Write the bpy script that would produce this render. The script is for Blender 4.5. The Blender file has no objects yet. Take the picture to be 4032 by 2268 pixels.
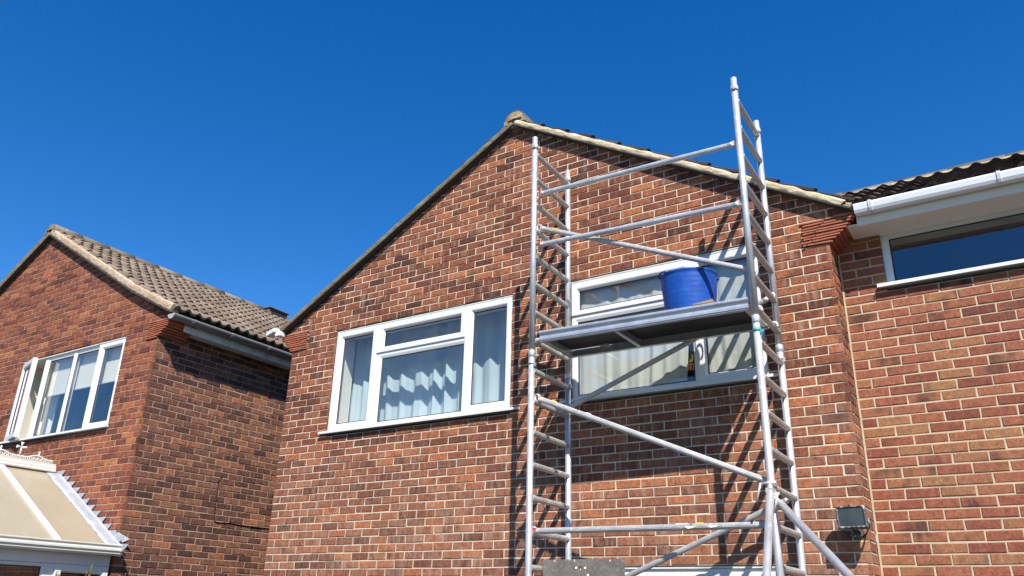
import bpy, math, random
from mathutils import Vector, Matrix, noise
D = bpy.data
scene = bpy.context.scene
COL = scene.collection
GZ = 1.95                      # height of reference course above the ground
random.seed(7)

# ------------------------------------------------------------------ camera
cam_d = D.cameras.new('camera'); cam = D.objects.new('camera', cam_d); COL.objects.link(cam)
rx, ry, rz = (0.84069, 0.54097, 0.02418), (-0.50953, 0.77513, 0.37356), (0.18334, -0.32637, 0.92729)
cam.matrix_world = Matrix(((rx[0], rz[0], -ry[0], 7.12336), (rx[1], rz[1], -ry[1], -6.20093),
                           (rx[2], rz[2], -ry[2], -0.37965 + GZ), (0, 0, 0, 1)))
cam_d.sensor_width = 36; cam_d.lens = 28.505; cam_d.clip_end = 3000; cam_d.clip_start = 0.05
scene.camera = cam
# ------------------------------------------------------------------ light
SUN_DIR = Vector((0.84, -1.0, 1.42)).normalized()
SUN_EL = math.asin(SUN_DIR.z); SUN_AZ = math.atan2(SUN_DIR.x, SUN_DIR.y)
w = D.worlds.new('World'); scene.world = w; w.use_nodes = True
wn = w.node_tree
sky = wn.nodes.new('ShaderNodeTexSky'); sky.sky_type = 'NISHITA'; sky.sun_disc = False
sky.sun_elevation = SUN_EL; sky.sun_rotation = SUN_AZ
sky.altitude = 0; sky.air_density = 1.0; sky.dust_density = 0.05; sky.ozone_density = 4.0
bg = wn.nodes['Background']; bg.inputs['Strength'].default_value = 0.0685
hs = wn.nodes.new('ShaderNodeHueSaturation'); hs.inputs['Saturation'].default_value = 1.36; hs.inputs['Value'].default_value = 1.38; hs.inputs['Hue'].default_value = 0.508
wn.links.new(sky.outputs[0], hs.inputs['Color']); wn.links.new(hs.outputs[0], bg.inputs[0])
sl = D.lights.new('sun', 'SUN'); so = D.objects.new('sun', sl); COL.objects.link(so)
sl.energy = 5.0; sl.angle = math.radians(0.5); sl.color = (1.0, 0.95, 0.87)
so.rotation_euler = (-SUN_DIR).to_track_quat('-Z', 'Y').to_euler(); so.location = (20, -20, 30)
vs = scene.view_settings
vs.view_transform = 'Standard'; vs.look = 'None'; vs.exposure = 0.85; vs.gamma = 1.0; vs.use_curve_mapping = False
scene.render.engine = 'CYCLES'
scene.cycles.max_bounces = 8; scene.cycles.transparent_max_bounces = 16

# ------------------------------------------------------------------ material helpers
def nt(name):
    m = D.materials.new(name); m.use_nodes = True
    t = m.node_tree; b = t.nodes['Principled BSDF']
    return m, t, b
def ramp(t, fac, stops, interp='LINEAR'):
    r = t.nodes.new('ShaderNodeValToRGB'); r.color_ramp.interpolation = interp
    e = r.color_ramp.elements
    while len(e) < len(stops): e.new(0.5)
    for el, (p, c) in zip(e, stops):
        el.position = p; el.color = (*c, 1) if len(c) == 3 else c
    if fac is not None: t.links.new(fac, r.inputs[0])
    return r.outputs[0]
def coords(t, scale=(1, 1, 1)):
    c = t.nodes.new('ShaderNodeTexCoord'); mp = t.nodes.new('ShaderNodeMapping')
    mp.inputs['Scale'].default_value = scale
    t.links.new(c.outputs['Object'], mp.inputs[0]); return mp.outputs[0]
def nz(t, vec, scale, detail=4, rough=0.6, dist=0.0):
    n = t.nodes.new('ShaderNodeTexNoise'); n.inputs['Scale'].default_value = scale
    n.inputs['Detail'].default_value = detail; n.inputs['Roughness'].default_value = rough
    n.inputs['Distortion'].default_value = dist
    if vec is not None: t.links.new(vec, n.inputs['Vector'])
    return n.outputs[0]
def mix(t, fac, a, b, mode='MIX'):
    m = t.nodes.new('ShaderNodeMix'); m.data_type = 'RGBA'; m.blend_type = mode
    for sock, v in ((m.inputs[0], fac), (m.inputs[6], a), (m.inputs[7], b)):
        if hasattr(v, 'links'): t.links.new(v, sock)
        else: sock.default_value = v if isinstance(v, (int, float)) else (*v, 1)
    return m.outputs[2]
def math_(t, op, a, b=0.0, c=None):
    m = t.nodes.new('ShaderNodeMath'); m.operation = op
    for i, v in enumerate((a, b) if c is None else (a, b, c)):
        if hasattr(v, 'links'): t.links.new(v, m.inputs[i])
        else: m.inputs[i].default_value = v
    return m.outputs[0]
def bump(t, b, h, strength=0.3, dist=0.01):
    n = t.nodes.new('ShaderNodeBump'); n.inputs['Strength'].default_value = strength
    n.inputs['Distance'].default_value = dist
    t.links.new(h, n.inputs['Height']); t.links.new(n.outputs[0], b.inputs['Normal'])
def simple(name, col, rough=0.6, metal=0.0, var=0.12, scale=8.0, bmp=0.0, spec=0.5, bdist=0.004):
    m, t, b = nt(name)
    v = coords(t); n1 = nz(t, v, scale, 5, 0.65)
    lo = tuple(max(0, c * (1 - var)) for c in col); hi = tuple(min(1, c * (1 + var)) for c in col)
    t.links.new(ramp(t, n1, [(0.3, lo), (0.7, hi)]), b.inputs['Base Color'])
    b.inputs['Roughness'].default_value = rough; b.inputs['Metallic'].default_value = metal
    b.inputs['Specular IOR Level'].default_value = spec
    if bmp: bump(t, b, nz(t, v, scale * 4, 5, 0.7), bmp, bdist)
    return m

def brick_material(name, kinds, mottle=0.22, streak=0.25, speck=0.0, hue=(1, 1, 1), bloom=0.0):
    """fired clay; every brick carries a random triple in the face attribute 'tint'"""
    m, t, b = nt(name)
    at = t.nodes.new('ShaderNodeAttribute'); at.attribute_name = 'tint'
    sp = t.nodes.new('ShaderNodeSeparateColor'); t.links.new(at.outputs['Color'], sp.inputs[0])
    base = ramp(t, sp.outputs[0], kinds)
    v = coords(t)
    n1 = nz(t, v, 22, 6, 0.75); n2 = nz(t, v, 120, 3, 0.7); n3 = nz(t, v, 6.0, 3, 0.6)
    # flashed ends and darker burnt patches, in some bricks only
    burnt = math_(t, 'MULTIPLY', ramp(t, n3, [(0.50, (0, 0, 0)), (0.66, (1, 1, 1))]), ramp(t, sp.outputs[1], [(0.35, (0, 0, 0)), (0.75, (1, 1, 1))]))
    c = mix(t, math_(t, 'MULTIPLY', burnt, 0.75), base, (0.060, 0.034, 0.030))
    n4 = nz(t, v, 48, 5, 0.8, 0.4)
    lo = 1.0 - 1.5 * mottle; hi = 1.0 + 1.6 * mottle
    c = mix(t, 1.0, c, ramp(t, n1, [(0.30, (lo, lo, lo)), (0.5, (1, 1, 1)), (0.70, (hi, hi * 0.99, hi * 0.97))]), 'MULTIPLY')
    c = mix(t, 1.0, c, ramp(t, n4, [(0.34, (lo, lo * 0.97, lo * 0.95)), (0.5, (1, 1, 1)), (0.66, (hi, hi, hi))]), 'MULTIPLY')
    c = mix(t, mottle, c, ramp(t, n2, [(0.3, (0.25, 0.25, 0.25)), (0.7, (0.8, 0.75, 0.7))]), 'OVERLAY')
    # pale lime wash running down the faces
    sv = coords(t, (14, 14, 2.4)); s1 = nz(t, sv, 1.6, 4, 0.6)
    stf = math_(t, 'MULTIPLY', ramp(t, s1, [(0.50, (0, 0, 0)), (0.78, (1, 1, 1))]), math_(t, 'MULTIPLY', sp.outputs[2], streak))
    c = mix(t, stf, c, (0.50, 0.37, 0.29))
    if bloom:    # salts that bloomed over an irregular low patch of the wall
        sx2 = t.nodes.new('ShaderNodeSeparateXYZ'); co2 = t.nodes.new('ShaderNodeTexCoord'); t.links.new(co2.outputs['Object'], sx2.inputs[0])
        zz = math_(t, 'ADD', sx2.outputs[2], math_(t, 'MULTIPLY_ADD', nz(t, v, 1.1, 4, 0.65), 2.4, -1.2))
        pz = ramp(t, math_(t, 'MULTIPLY_ADD', zz, -0.8, 2.75), [(0.0, (0, 0, 0)), (1.0, (1, 1, 1))])
        pz = math_(t, 'MULTIPLY', pz, ramp(t, nz(t, coords(t, (1, 1, 0.5)), 17, 4, 0.7), [(0.38, (0.1, 0.1, 0.1)), (0.62, (1, 1, 1))]))
        c = mix(t, math_(t, 'MULTIPLY', math_(t, 'MULTIPLY', pz, math_(t, 'MULTIPLY_ADD', sp.outputs[1], 0.7, 0.3)), bloom), c, (0.54, 0.35, 0.26))
    if speck:
        vo = t.nodes.new('ShaderNodeTexVoronoi'); vo.inputs['Scale'].default_value = 34; t.links.new(v, vo.inputs['Vector'])
        sx = t.nodes.new('ShaderNodeSeparateXYZ'); co = t.nodes.new('ShaderNodeTexCoord'); t.links.new(co.outputs['Object'], sx.inputs[0])
        zone = ramp(t, math_(t, 'MULTIPLY_ADD', sx.outputs[2], 0.9, -3.9), [(0.0, (0, 0, 0)), (1.0, (1, 1, 1))])
        k = math_(t, 'MULTIPLY', ramp(t, vo.outputs['Distance'], [(0.10, (1, 1, 1)), (0.22, (0, 0, 0))]), ramp(t, nz(t, v, 3.1, 3), [(0.52, (0, 0, 0)), (0.64, (1, 1, 1))]))
        k = math_(t, 'MULTIPLY', k, ramp(t, sp.outputs[1], [(0.55, (0, 0, 0)), (0.8, (1, 1, 1))]))
        c = mix(t, math_(t, 'MULTIPLY', math_(t, 'MULTIPLY', k, zone), speck), c, (0.62, 0.60, 0.52))
    c = mix(t, 1.0, c, hue, 'MULTIPLY')
    t.links.new(c, b.inputs['Base Color'])
    b.inputs['Roughness'].default_value = 0.88; b.inputs['Specular IOR Level'].default_value = 0.25
    hh = math_(t, 'ADD', math_(t, 'MULTIPLY', n1, 0.6), math_(t, 'MULTIPLY', n2, 0.4))
    bump(t, b, hh, 0.55, 0.006)
    return m

def mortar_material(name, col, patch=None):
    m, t, b = nt(name)
    v = coords(t); n1 = nz(t, v, 9, 5, 0.7); n2 = nz(t, v, 90, 4, 0.7)
    c = ramp(t, n1, [(0.3, tuple(x * 0.80 for x in col)), (0.62, col)])
    if patch:   # a repointed area in a browner mix, with its own ragged outline
        s = t.nodes.new('ShaderNodeSeparateXYZ'); co = t.nodes.new('ShaderNodeTexCoord'); t.links.new(co.outputs['Object'], s.inputs[0])
        x0, x1, z0, z1 = patch
        wob = math_(t, 'MULTIPLY_ADD', nz(t, v, 1.8, 3), 0.7, -0.35)
        fx = math_(t, 'MULTIPLY', math_(t, 'GREATER_THAN', math_(t, 'ADD', s.outputs[0], wob), x0), math_(t, 'LESS_THAN', math_(t, 'ADD', s.outputs[0], wob), x1))
        fz = math_(t, 'MULTIPLY', math_(t, 'GREATER_THAN', math_(t, 'ADD', s.outputs[2], wob), z0), math_(t, 'LESS_THAN', math_(t, 'ADD', s.outputs[2], wob), z1))
        c = mix(t, math_(t, 'MULTIPLY', math_(t, 'MULTIPLY', fx, fz), 0.85), c, (0.30, 0.215, 0.12))
    t.links.new(c, b.inputs['Base Color']); b.inputs['Roughness'].default_value = 0.95
    b.inputs['Specular IOR Level'].default_value = 0.1
    bump(t, b, n2, 0.5, 0.004)
    return m

def alu_material(name, col=(0.66, 0.67, 0.69), rough=0.40, dirt=0.35, metal=0.62):
    m, t, b = nt(name)
    v = coords(t); n1 = nz(t, v, 7, 6, 0.7); n2 = nz(t, v, 55, 4, 0.7); n3 = nz(t, v, 26, 5, 0.75)
    c = ramp(t, n1, [(0.3, tuple(x * 0.78 for x in col)), (0.7, col)])
    d = ramp(t, n3, [(0.56, (0, 0, 0)), (0.68, (1, 1, 1))])
    c = mix(t, math_(t, 'MULTIPLY', d, dirt), c, (0.55, 0.50, 0.43))
    c = mix(t, math_(t, 'MULTIPLY', ramp(t, n2, [(0.66, (0, 0, 0)), (0.74, (1, 1, 1))]), dirt), c, (0.20, 0.18, 0.16))
    t.links.new(c, b.inputs['Base Color'])
    t.links.new(math_(t, 'SUBTRACT', metal, math_(t, 'MULTIPLY', d, dirt * 0.9)), b.inputs['Metallic'])
    t.links.new(math_(t, 'MULTIPLY_ADD', n1, 0.3, rough - 0.13), b.inputs['Roughness'])
    bump(t, b, n2, 0.12, 0.002)
    return m

def glass_material(name, tint=(0.93, 0.96, 0.95), boost=2.2, dirt=0.03):
    m = D.materials.new(name); m.use_nodes = True; t = m.node_tree
    t.nodes.remove(t.nodes['Principled BSDF']); out = t.nodes['Material Output']
    tr = t.nodes.new('ShaderNodeBsdfTransparent'); tr.inputs[0].default_value = (*tint, 1)
    gl = t.nodes.new('ShaderNodeBsdfGlossy'); gl.inputs['Roughness'].default_value = 0.0; gl.inputs[0].default_value = (0.95, 0.97, 1, 1)
    lw = t.nodes.new('ShaderNodeLayerWeight'); lw.inputs[0].default_value = 0.5      # Schlick, the same from both sides
    f = math_(t, 'MINIMUM', math_(t, 'MULTIPLY', math_(t, 'MULTIPLY_ADD', math_(t, 'POWER', lw.outputs['Facing'], 5.0), 0.958, 0.042), boost), 1.0)
    mx = t.nodes.new('ShaderNodeMixShader'); t.links.new(f, mx.inputs[0]); t.links.new(tr.outputs[0], mx.inputs[1]); t.links.new(gl.outputs[0], mx.inputs[2])
    df = t.nodes.new('ShaderNodeBsdfDiffuse'); df.inputs[0].default_value = (0.6, 0.6, 0.57, 1)
    v = coords(t); dn = ramp(t, nz(t, v, 5, 6, 0.75), [(0.45, (0.2, 0.2, 0.2)), (0.75, (1, 1, 1))])
    m2 = t.nodes.new('ShaderNodeMixShader'); t.links.new(math_(t, 'MULTIPLY', dn, dirt), m2.inputs[0])
    t.links.new(mx.outputs[0], m2.inputs[1]); t.links.new(df.outputs[0], m2.inputs[2])
    wv = t.nodes.new('ShaderNodeBump'); wv.inputs['Strength'].default_value = 0.06; wv.inputs['Distance'].default_value = 0.02
    t.links.new(nz(t, v, 1.3, 2, 0.4), wv.inputs['Height']); t.links.new(wv.outputs[0], gl.inputs['Normal'])
    t.links.new(m2.outputs[0], out.inputs[0])
    return m

M = {}
M['brick_main'] = brick_material('weathered_red_brick', [(0.0, (0.090, 0.036, 0.027)), (0.18, (0.150, 0.051, 0.033)), (0.42, (0.235, 0.078, 0.044)), (0.60, (0.265, 0.104, 0.060)), (0.82, (0.34, 0.124, 0.062)), (1.0, (0.42, 0.155, 0.068))], 0.30, 0.8, 0.8, (0.74, 0.69, 0.62), 0.52)
M['brick_wing'] = brick_material('orange_red_brick', [(0.0, (0.17, 0.060, 0.044)), (0.15, (0.28, 0.088, 0.055)), (0.5, (0.36, 0.125, 0.068)), (0.8, (0.37, 0.155, 0.080)), (0.94, (0.38, 0.185, 0.085)), (1.0, (0.41, 0.205, 0.095))], 0.20, 0.30, 0.0, (0.68, 0.65, 0.65))
M['brick_neighbour'] = brick_material('rustic_red_brick', [(0.0, (0.12, 0.042, 0.030)), (0.2, (0.19, 0.060, 0.038)), (0.55, (0.28, 0.088, 0.048)), (0.85, (0.34, 0.115, 0.052)), (1.0, (0.44, 0.18, 0.075))], 0.26, 0.25, 0.4, (0.72, 0.69, 0.68))
M['brick_side'] = brick_material('brown_red_brick', [(0.0, (0.075, 0.038, 0.032)), (0.25, (0.13, 0.060, 0.044)), (0.6, (0.22, 0.100, 0.064)), (0.9, (0.29, 0.130, 0.075)), (1.0, (0.38, 0.145, 0.068))], 0.26, 0.3, 0.0, (0.70, 0.66, 0.65))
M['mortar_main'] = mortar_material('pale_lime_mortar', (0.58, 0.49, 0.365), (3.85, 5.55, 2.95 + GZ, 4.6 + GZ))
M['mortar_wing'] = mortar_material('cream_mortar', (0.50, 0.41, 0.27))
M['mortar_neighbour'] = mortar_material('pinkish_mortar', (0.38, 0.27, 0.185))
M['terracotta'] = simple('terracotta_tile', (0.32, 0.095, 0.046), 0.85, 0, 0.25, 14, 0.3)
M['bed_mortar'] = simple('corbel_bedding', (0.32, 0.24, 0.17), 0.95, 0, 0.3, 20, 0.4)
def verge_mat(name, c1, c2, c3):
    m, t, b = nt(name); v = coords(t)
    n1 = nz(t, v, 7, 6, 0.7); n2 = nz(t, v, 40, 5, 0.75); n3 = nz(t, v, 2.2, 3)
    c = ramp(t, n1, [(0.3, c1), (0.55, c2), (0.75, c3)])
    c = mix(t, math_(t, 'MULTIPLY', ramp(t, n2, [(0.58, (0, 0, 0)), (0.70, (1, 1, 1))]), 0.55), c, (0.16, 0.125, 0.075))
    t.links.new(c, b.inputs['Base Color']); b.inputs['Roughness'].default_value = 0.95; b.inputs['Specular IOR Level'].default_value = 0.1
    bump(t, b, math_(t, 'ADD', n2, n1), 0.8, 0.012); return m
M['verge_cream'] = verge_mat('cream_verge_mortar', (0.36, 0.29, 0.18), (0.50, 0.42, 0.29), (0.60, 0.52, 0.38))
M['verge_olive'] = verge_mat('lichen_verge_mortar', (0.13, 0.105, 0.06), (0.19, 0.155, 0.09), (0.26, 0.215, 0.14))
M['verge_pink'] = verge_mat('buff_verge_mortar', (0.30, 0.21, 0.14), (0.42, 0.32, 0.23), (0.54, 0.46, 0.34))
M['verge_cap'] = verge_mat('mottled_ridge_mortar', (0.10, 0.08, 0.045), (0.27, 0.215, 0.135), (0.42, 0.36, 0.25))
M['undercloak'] = simple('dark_undercloak_board', (0.055, 0.050, 0.045), 0.9, 0, 0.2, 9, 0.2)
def tile_mat(name, a, b_, c_, lichen):
    m, t, b = nt(name); v = coords(t)
    at = t.nodes.new('ShaderNodeAttribute'); at.attribute_name = 'tint'
    sp = t.nodes.new('ShaderNodeSeparateColor'); t.links.new(at.outputs['Color'], sp.inputs[0])
    n1 = nz(t, v, 5, 6, 0.7); n2 = nz(t, v, 60, 4, 0.75); n3 = nz(t, v, 11, 4, 0.7)
    f = math_(t, 'MULTIPLY_ADD', sp.outputs[0], 0.45, math_(t, 'MULTIPLY', n1, 0.6))
    c = ramp(t, f, [(0.2, a), (0.5, b_), (0.8, c_)])
    c = mix(t, 0.35, c, ramp(t, n2, [(0.3, (0.2, 0.2, 0.2)), (0.7, (0.8, 0.8, 0.8))]), 'OVERLAY')
    wh = ramp(t, n3, [(0.66, (0, 0, 0)), (0.70, (1, 1, 1))])
    c = mix(t, math_(t, 'MULTIPLY', wh, lichen), c, (0.62, 0.60, 0.54))
    ye = ramp(t, nz(t, coords(t, (1, 1, 1.3)), 3.7, 5, 0.7), [(0.68, (0, 0, 0)), (0.72, (1, 1, 1))])
    c = mix(t, math_(t, 'MULTIPLY', ye, lichen * 0.8), c, (0.52, 0.36, 0.10))
    t.links.new(c, b.inputs['Base Color']); b.inputs['Roughness'].default_value = 0.92; b.inputs['Specular IOR Level'].default_value = 0.15
    bump(t, b, n2, 0.5, 0.006); return m
M['tile_buff'] = tile_mat('buff_concrete_tile', (0.115, 0.084, 0.063), (0.170, 0.128, 0.097), (0.225, 0.176, 0.138), 0.75)
M['tile_dark'] = tile_mat('dark_brown_concrete_tile', (0.030, 0.021, 0.018), (0.055, 0.039, 0.032), (0.09, 0.064, 0.052), 0.5)
M['tile_ridge'] = tile_mat('lichened_ridge_tile', (0.09, 0.068, 0.05), (0.145, 0.113, 0.085), (0.21, 0.175, 0.14), 0.7)
M['upvc'] = simple('white_upvc', (0.60, 0.60, 0.595), 0.28, 0, 0.02, 5)
def grimy(name, col, amt, dirtcol=(0.10, 0.095, 0.085), sc=(1, 1, 1), s=9.0, lo=0.55, hi=0.72, rough=0.4):
    m, t, b = nt(name); v = coords(t, sc); k = ramp(t, nz(t, v, s, 6, 0.72), [(lo, (0, 0, 0)), (hi, (1, 1, 1))])
    t.links.new(mix(t, math_(t, 'MULTIPLY', k, amt), col, dirtcol), b.inputs['Base Color']); b.inputs['Roughness'].default_value = rough
    return m
M['sill'] = grimy('worn_white_sill', (0.58, 0.575, 0.55), 0.35, (0.30, 0.27, 0.22), (1, 1, 3), 9)
M['gasket'] = simple('black_rubber_gasket', (0.015, 0.016, 0.018), 0.6)
M['glass'] = glass_material('window_glass', (0.92, 0.95, 0.95), 2.9, 0.05)
M['glass_blue'] = glass_material('reflective_window_glass', (0.92, 0.94, 0.94), 3.0, 0.03)
M['plaster'] = simple('cream_plaster', (0.66, 0.62, 0.54), 0.9, 0, 0.06, 3)
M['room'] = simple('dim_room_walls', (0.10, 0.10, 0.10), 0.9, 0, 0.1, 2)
def cloth(name, col, motif=0.0):
    m, t, b = nt(name); v = coords(t); n1 = nz(t, v, 3, 3); n2 = nz(t, coords(t, (300, 300, 300)), 1, 2)
    c = ramp(t, n1, [(0.3, tuple(x * 0.93 for x in col)), (0.7, col)])
    if motif:
        vo = t.nodes.new('ShaderNodeTexVoronoi'); vo.inputs['Scale'].default_value = 5.0; t.links.new(coords(t, (1, 0.02, 1)), vo.inputs['Vector'])
        pet = t.nodes.new('ShaderNodeTexVoronoi'); pet.inputs['Scale'].default_value = 60; t.links.new(coords(t, (1, 0.02, 1)), pet.inputs['Vector'])
        k = math_(t, 'MULTIPLY', ramp(t, vo.outputs['Distance'], [(0.16, (1, 1, 1)), (0.19, (0, 0, 0))]), ramp(t, pet.outputs['Distance'], [(0.25, (1, 1, 1)), (0.4, (0, 0, 0))]))
        c = mix(t, math_(t, 'MULTIPLY', k, motif), c, (0.85, 0.83, 0.76))
    df = b; t.links.new(c, b.inputs['Base Color']); b.inputs['Roughness'].default_value = 1.0; b.inputs['Specular IOR Level'].default_value = 0.0
    tl = t.nodes.new('ShaderNodeBsdfTranslucent'); t.links.new(c, tl.inputs[0])
    mx = t.nodes.new('ShaderNodeMixShader'); mx.inputs[0].default_value = 0.22
    t.links.new(b.outputs[0], mx.inputs[1]); t.links.new(tl.outputs[0], mx.inputs[2]); t.links.new(mx.outputs[0], t.nodes['Material Output'].inputs[0])
    bump(t, b, n2, 0.15, 0.001); return m
M['curtain_blue'] = cloth('pale_blue_grey_cloth', (0.54, 0.63, 0.65))
M['curtain_cream'] = cloth('cream_embroidered_cloth', (0.60, 0.605, 0.555), 0.75)
M['blind'] = cloth('off_white_blind_cloth', (0.86, 0.83, 0.70))
M['alu'] = alu_material('scaffold_aluminium')
M['alu_rung'] = alu_material('dirty_ribbed_aluminium', (0.50, 0.49, 0.47), 0.46, 0.75, 0.5)
M['alu_deck'] = alu_material('deck_beam_aluminium', (0.54, 0.555, 0.585), 0.36, 0.3)
M['zinc'] = alu_material('cast_claw_metal', (0.62, 0.60, 0.57), 0.5, 0.6)
M['ply'] = grimy('phenolic_deck_ply', (0.020, 0.016, 0.014), 0.5, (0.06, 0.054, 0.048), (1, 1, 1), 14, 0.55, 0.75, 0.55)
def board_mat():
    m, t, b = nt('cement_spattered_board'); v = coords(t)
    c = ramp(t, nz(t, v, 6, 6, 0.75), [(0.3, (0.085, 0.072, 0.063)), (0.7, (0.165, 0.147, 0.13))])
    vo = t.nodes.new('ShaderNodeTexVoronoi'); vo.inputs['Scale'].default_value = 26; t.links.new(v, vo.inputs['Vector'])
    k = math_(t, 'MULTIPLY', ramp(t, vo.outputs['Distance'], [(0.12, (1, 1, 1)), (0.26, (0, 0, 0))]), ramp(t, nz(t, v, 9, 3), [(0.5, (0, 0, 0)), (0.6, (1, 1, 1))]))
    c = mix(t, k, c, (0.62, 0.58, 0.50))
    c = mix(t, math_(t, 'MULTIPLY', ramp(t, nz(t, v, 30, 4, 0.8), [(0.55, (0, 0, 0)), (0.7, (1, 1, 1))]), 0.4), c, (0.42, 0.40, 0.36))
    t.links.new(c, b.inputs['Base Color']); b.inputs['Roughness'].default_value = 0.85
    bump(t, b, vo.outputs['Distance'], 0.3, 0.004); return m
M['board'] = board_mat()
def tub_mat():
    m, t, b = nt('scuffed_blue_rubber'); v = coords(t)
    n1 = nz(t, v, 9, 6, 0.7); vo = t.nodes.new('ShaderNodeTexVoronoi'); vo.feature = 'DISTANCE_TO_EDGE'; vo.inputs['Scale'].default_value = 13; t.links.new(v, vo.inputs['Vector'])
    c = ramp(t, n1, [(0.3, (0.005, 0.042, 0.25)), (0.7, (0.010, 0.085, 0.38))])
    k = math_(t, 'MULTIPLY', ramp(t, vo.outputs['Distance'], [(0.0, (1, 1, 1)), (0.02, (0, 0, 0))]), ramp(t, nz(t, v, 6, 3), [(0.48, (0, 0, 0)), (0.62, (1, 1, 1))]))
    c = mix(t, math_(t, 'MULTIPLY', k, 0.14), c, (0.18, 0.32, 0.62))
    k2 = ramp(t, nz(t, v, 38, 5, 0.8), [(0.60, (0, 0, 0)), (0.72, (1, 1, 1))])
    c = mix(t, math_(t, 'MULTIPLY', k2, 0.30), c, (0.16, 0.30, 0.58))
    t.links.new(c, b.inputs['Base Color']); b.inputs['Roughness'].default_value = 0.45; b.inputs['Specular IOR Level'].default_value = 0.35
    bump(t, b, n1, 0.15, 0.006); return m
M['tub'] = tub_mat()
M['red'] = simple('red_plastic', (0.55, 0.02, 0.02), 0.4)
M['yellow'] = simple('yellow_label', (0.85, 0.65, 0.02), 0.5)
M['white_label'] = simple('white_label', (0.75, 0.75, 0.72), 0.5)
M['teal'] = simple('green_clip_plastic', (0.03, 0.33, 0.33), 0.4)
M['wood'] = simple('raw_timber', (0.26, 0.18, 0.11), 0.85, 0, 0.3, 12, 0.3)
M['grey_gutter'] = grimy('faded_grey_gutter', (0.14, 0.14, 0.14), 0.4, (0.30, 0.29, 0.27), (1, 1, 1), 5, rough=0.55)
M['white_gutter'] = grimy('stained_white_gutter', (0.74, 0.76, 0.78), 0.35, (0.42, 0.38, 0.32), (1, 1, 2), 6, rough=0.35)
M['fascia_white'] = grimy('flaking_white_paint', (0.60, 0.58, 0.54), 0.6, (0.22, 0.17, 0.12), (1, 1, 1), 7, 0.5, 0.68, 0.7)
M['soffit'] = grimy('painted_soffit', (0.72, 0.66, 0.57), 0.3, (0.42, 0.36, 0.28), (1, 1, 1), 4, rough=0.7)
def poly_mat():
    m, t, b = nt('bronze_polycarbonate'); v = coords(t, (1, 60, 1))
    n1 = nz(t, coords(t), 1.6, 5, 0.7)
    c = ramp(t, n1, [(0.3, (0.31, 0.27, 0.19)), (0.7, (0.37, 0.32, 0.23))])
    t.links.new(c, b.inputs['Base Color']); b.inputs['Roughness'].default_value = 0.32; b.inputs['Transmission Weight'].default_value = 0.12
    b.inputs['Coat Weight'].default_value = 0.25; b.inputs['Coat Roughness'].default_value = 0.2
    wv = t.nodes.new('ShaderNodeTexWave'); wv.bands_direction = 'Y'; wv.inputs['Scale'].default_value = 30; t.links.new(coords(t), wv.inputs['Vector'])
    bump(t, b, wv.outputs[0], 0.08, 0.002); return m
M['polycarb'] = poly_mat()
def lead_mat():
    m, t, b = nt('weathered_lead'); v = coords(t); n1 = nz(t, v, 9, 6, 0.7); n2 = nz(t, v, 40, 5, 0.75)
    c = ramp(t, n1, [(0.3, (0.27, 0.285, 0.315)), (0.65, (0.40, 0.42, 0.46))])
    c = mix(t, math_(t, 'MULTIPLY', ramp(t, n2, [(0.60, (0, 0, 0)), (0.68, (1, 1, 1))]), 0.6), c, (0.12, 0.12, 0.12))
    c = mix(t, math_(t, 'MULTIPLY', ramp(t, nz(t, v, 4, 4), [(0.55, (0, 0, 0)), (0.7, (1, 1, 1))]), 0.3), c, (0.55, 0.58, 0.42))
    t.links.new(c, b.inputs['Base Color']); b.inputs['Roughness'].default_value = 0.6; b.inputs['Metallic'].default_value = 0.25
    bump(t, b, math_(t, 'ADD', n1, n2), 0.5, 0.006); return m
M['lead'] = lead_mat()
M['cream_upvc'] = simple('aged_white_upvc', (0.56, 0.54, 0.49), 0.4, 0, 0.04, 4)
M['cable'] = simple('black_cable', (0.012, 0.012, 0.012), 0.5)
M['lamp_black'] = grimy('chalky_black_metal', (0.03, 0.03, 0.03), 0.7, (0.55, 0.54, 0.50), (1, 1, 1), 22, 0.5, 0.62, 0.6)
M['lamp_glass'] = simple('dusty_dark_glass', (0.022, 0.032, 0.031), 0.4, 0, 0.5, 9)
M['orange'] = simple('orange_sticker', (0.62, 0.20, 0.06), 0.5); M['leaf'] = simple('lime_green_leaf', (0.12, 0.16, 0.022), 0.55, 0, 0.35, 6)
M['bark'] = simple('brown_twig', (0.10, 0.07, 0.04), 0.9)
M['paving'] = simple('dark_asphalt', (0.040, 0.040, 0.040), 0.9, 0, 0.2, 1.5, 0.3)
M['lawn'] = simple('mown_grass', (0.030, 0.042, 0.016), 0.95, 0, 0.4, 3, 0.5)
M['chair_dark'] = simple('dark_interior_timber', (0.05, 0.026, 0.018), 0.7)

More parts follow.
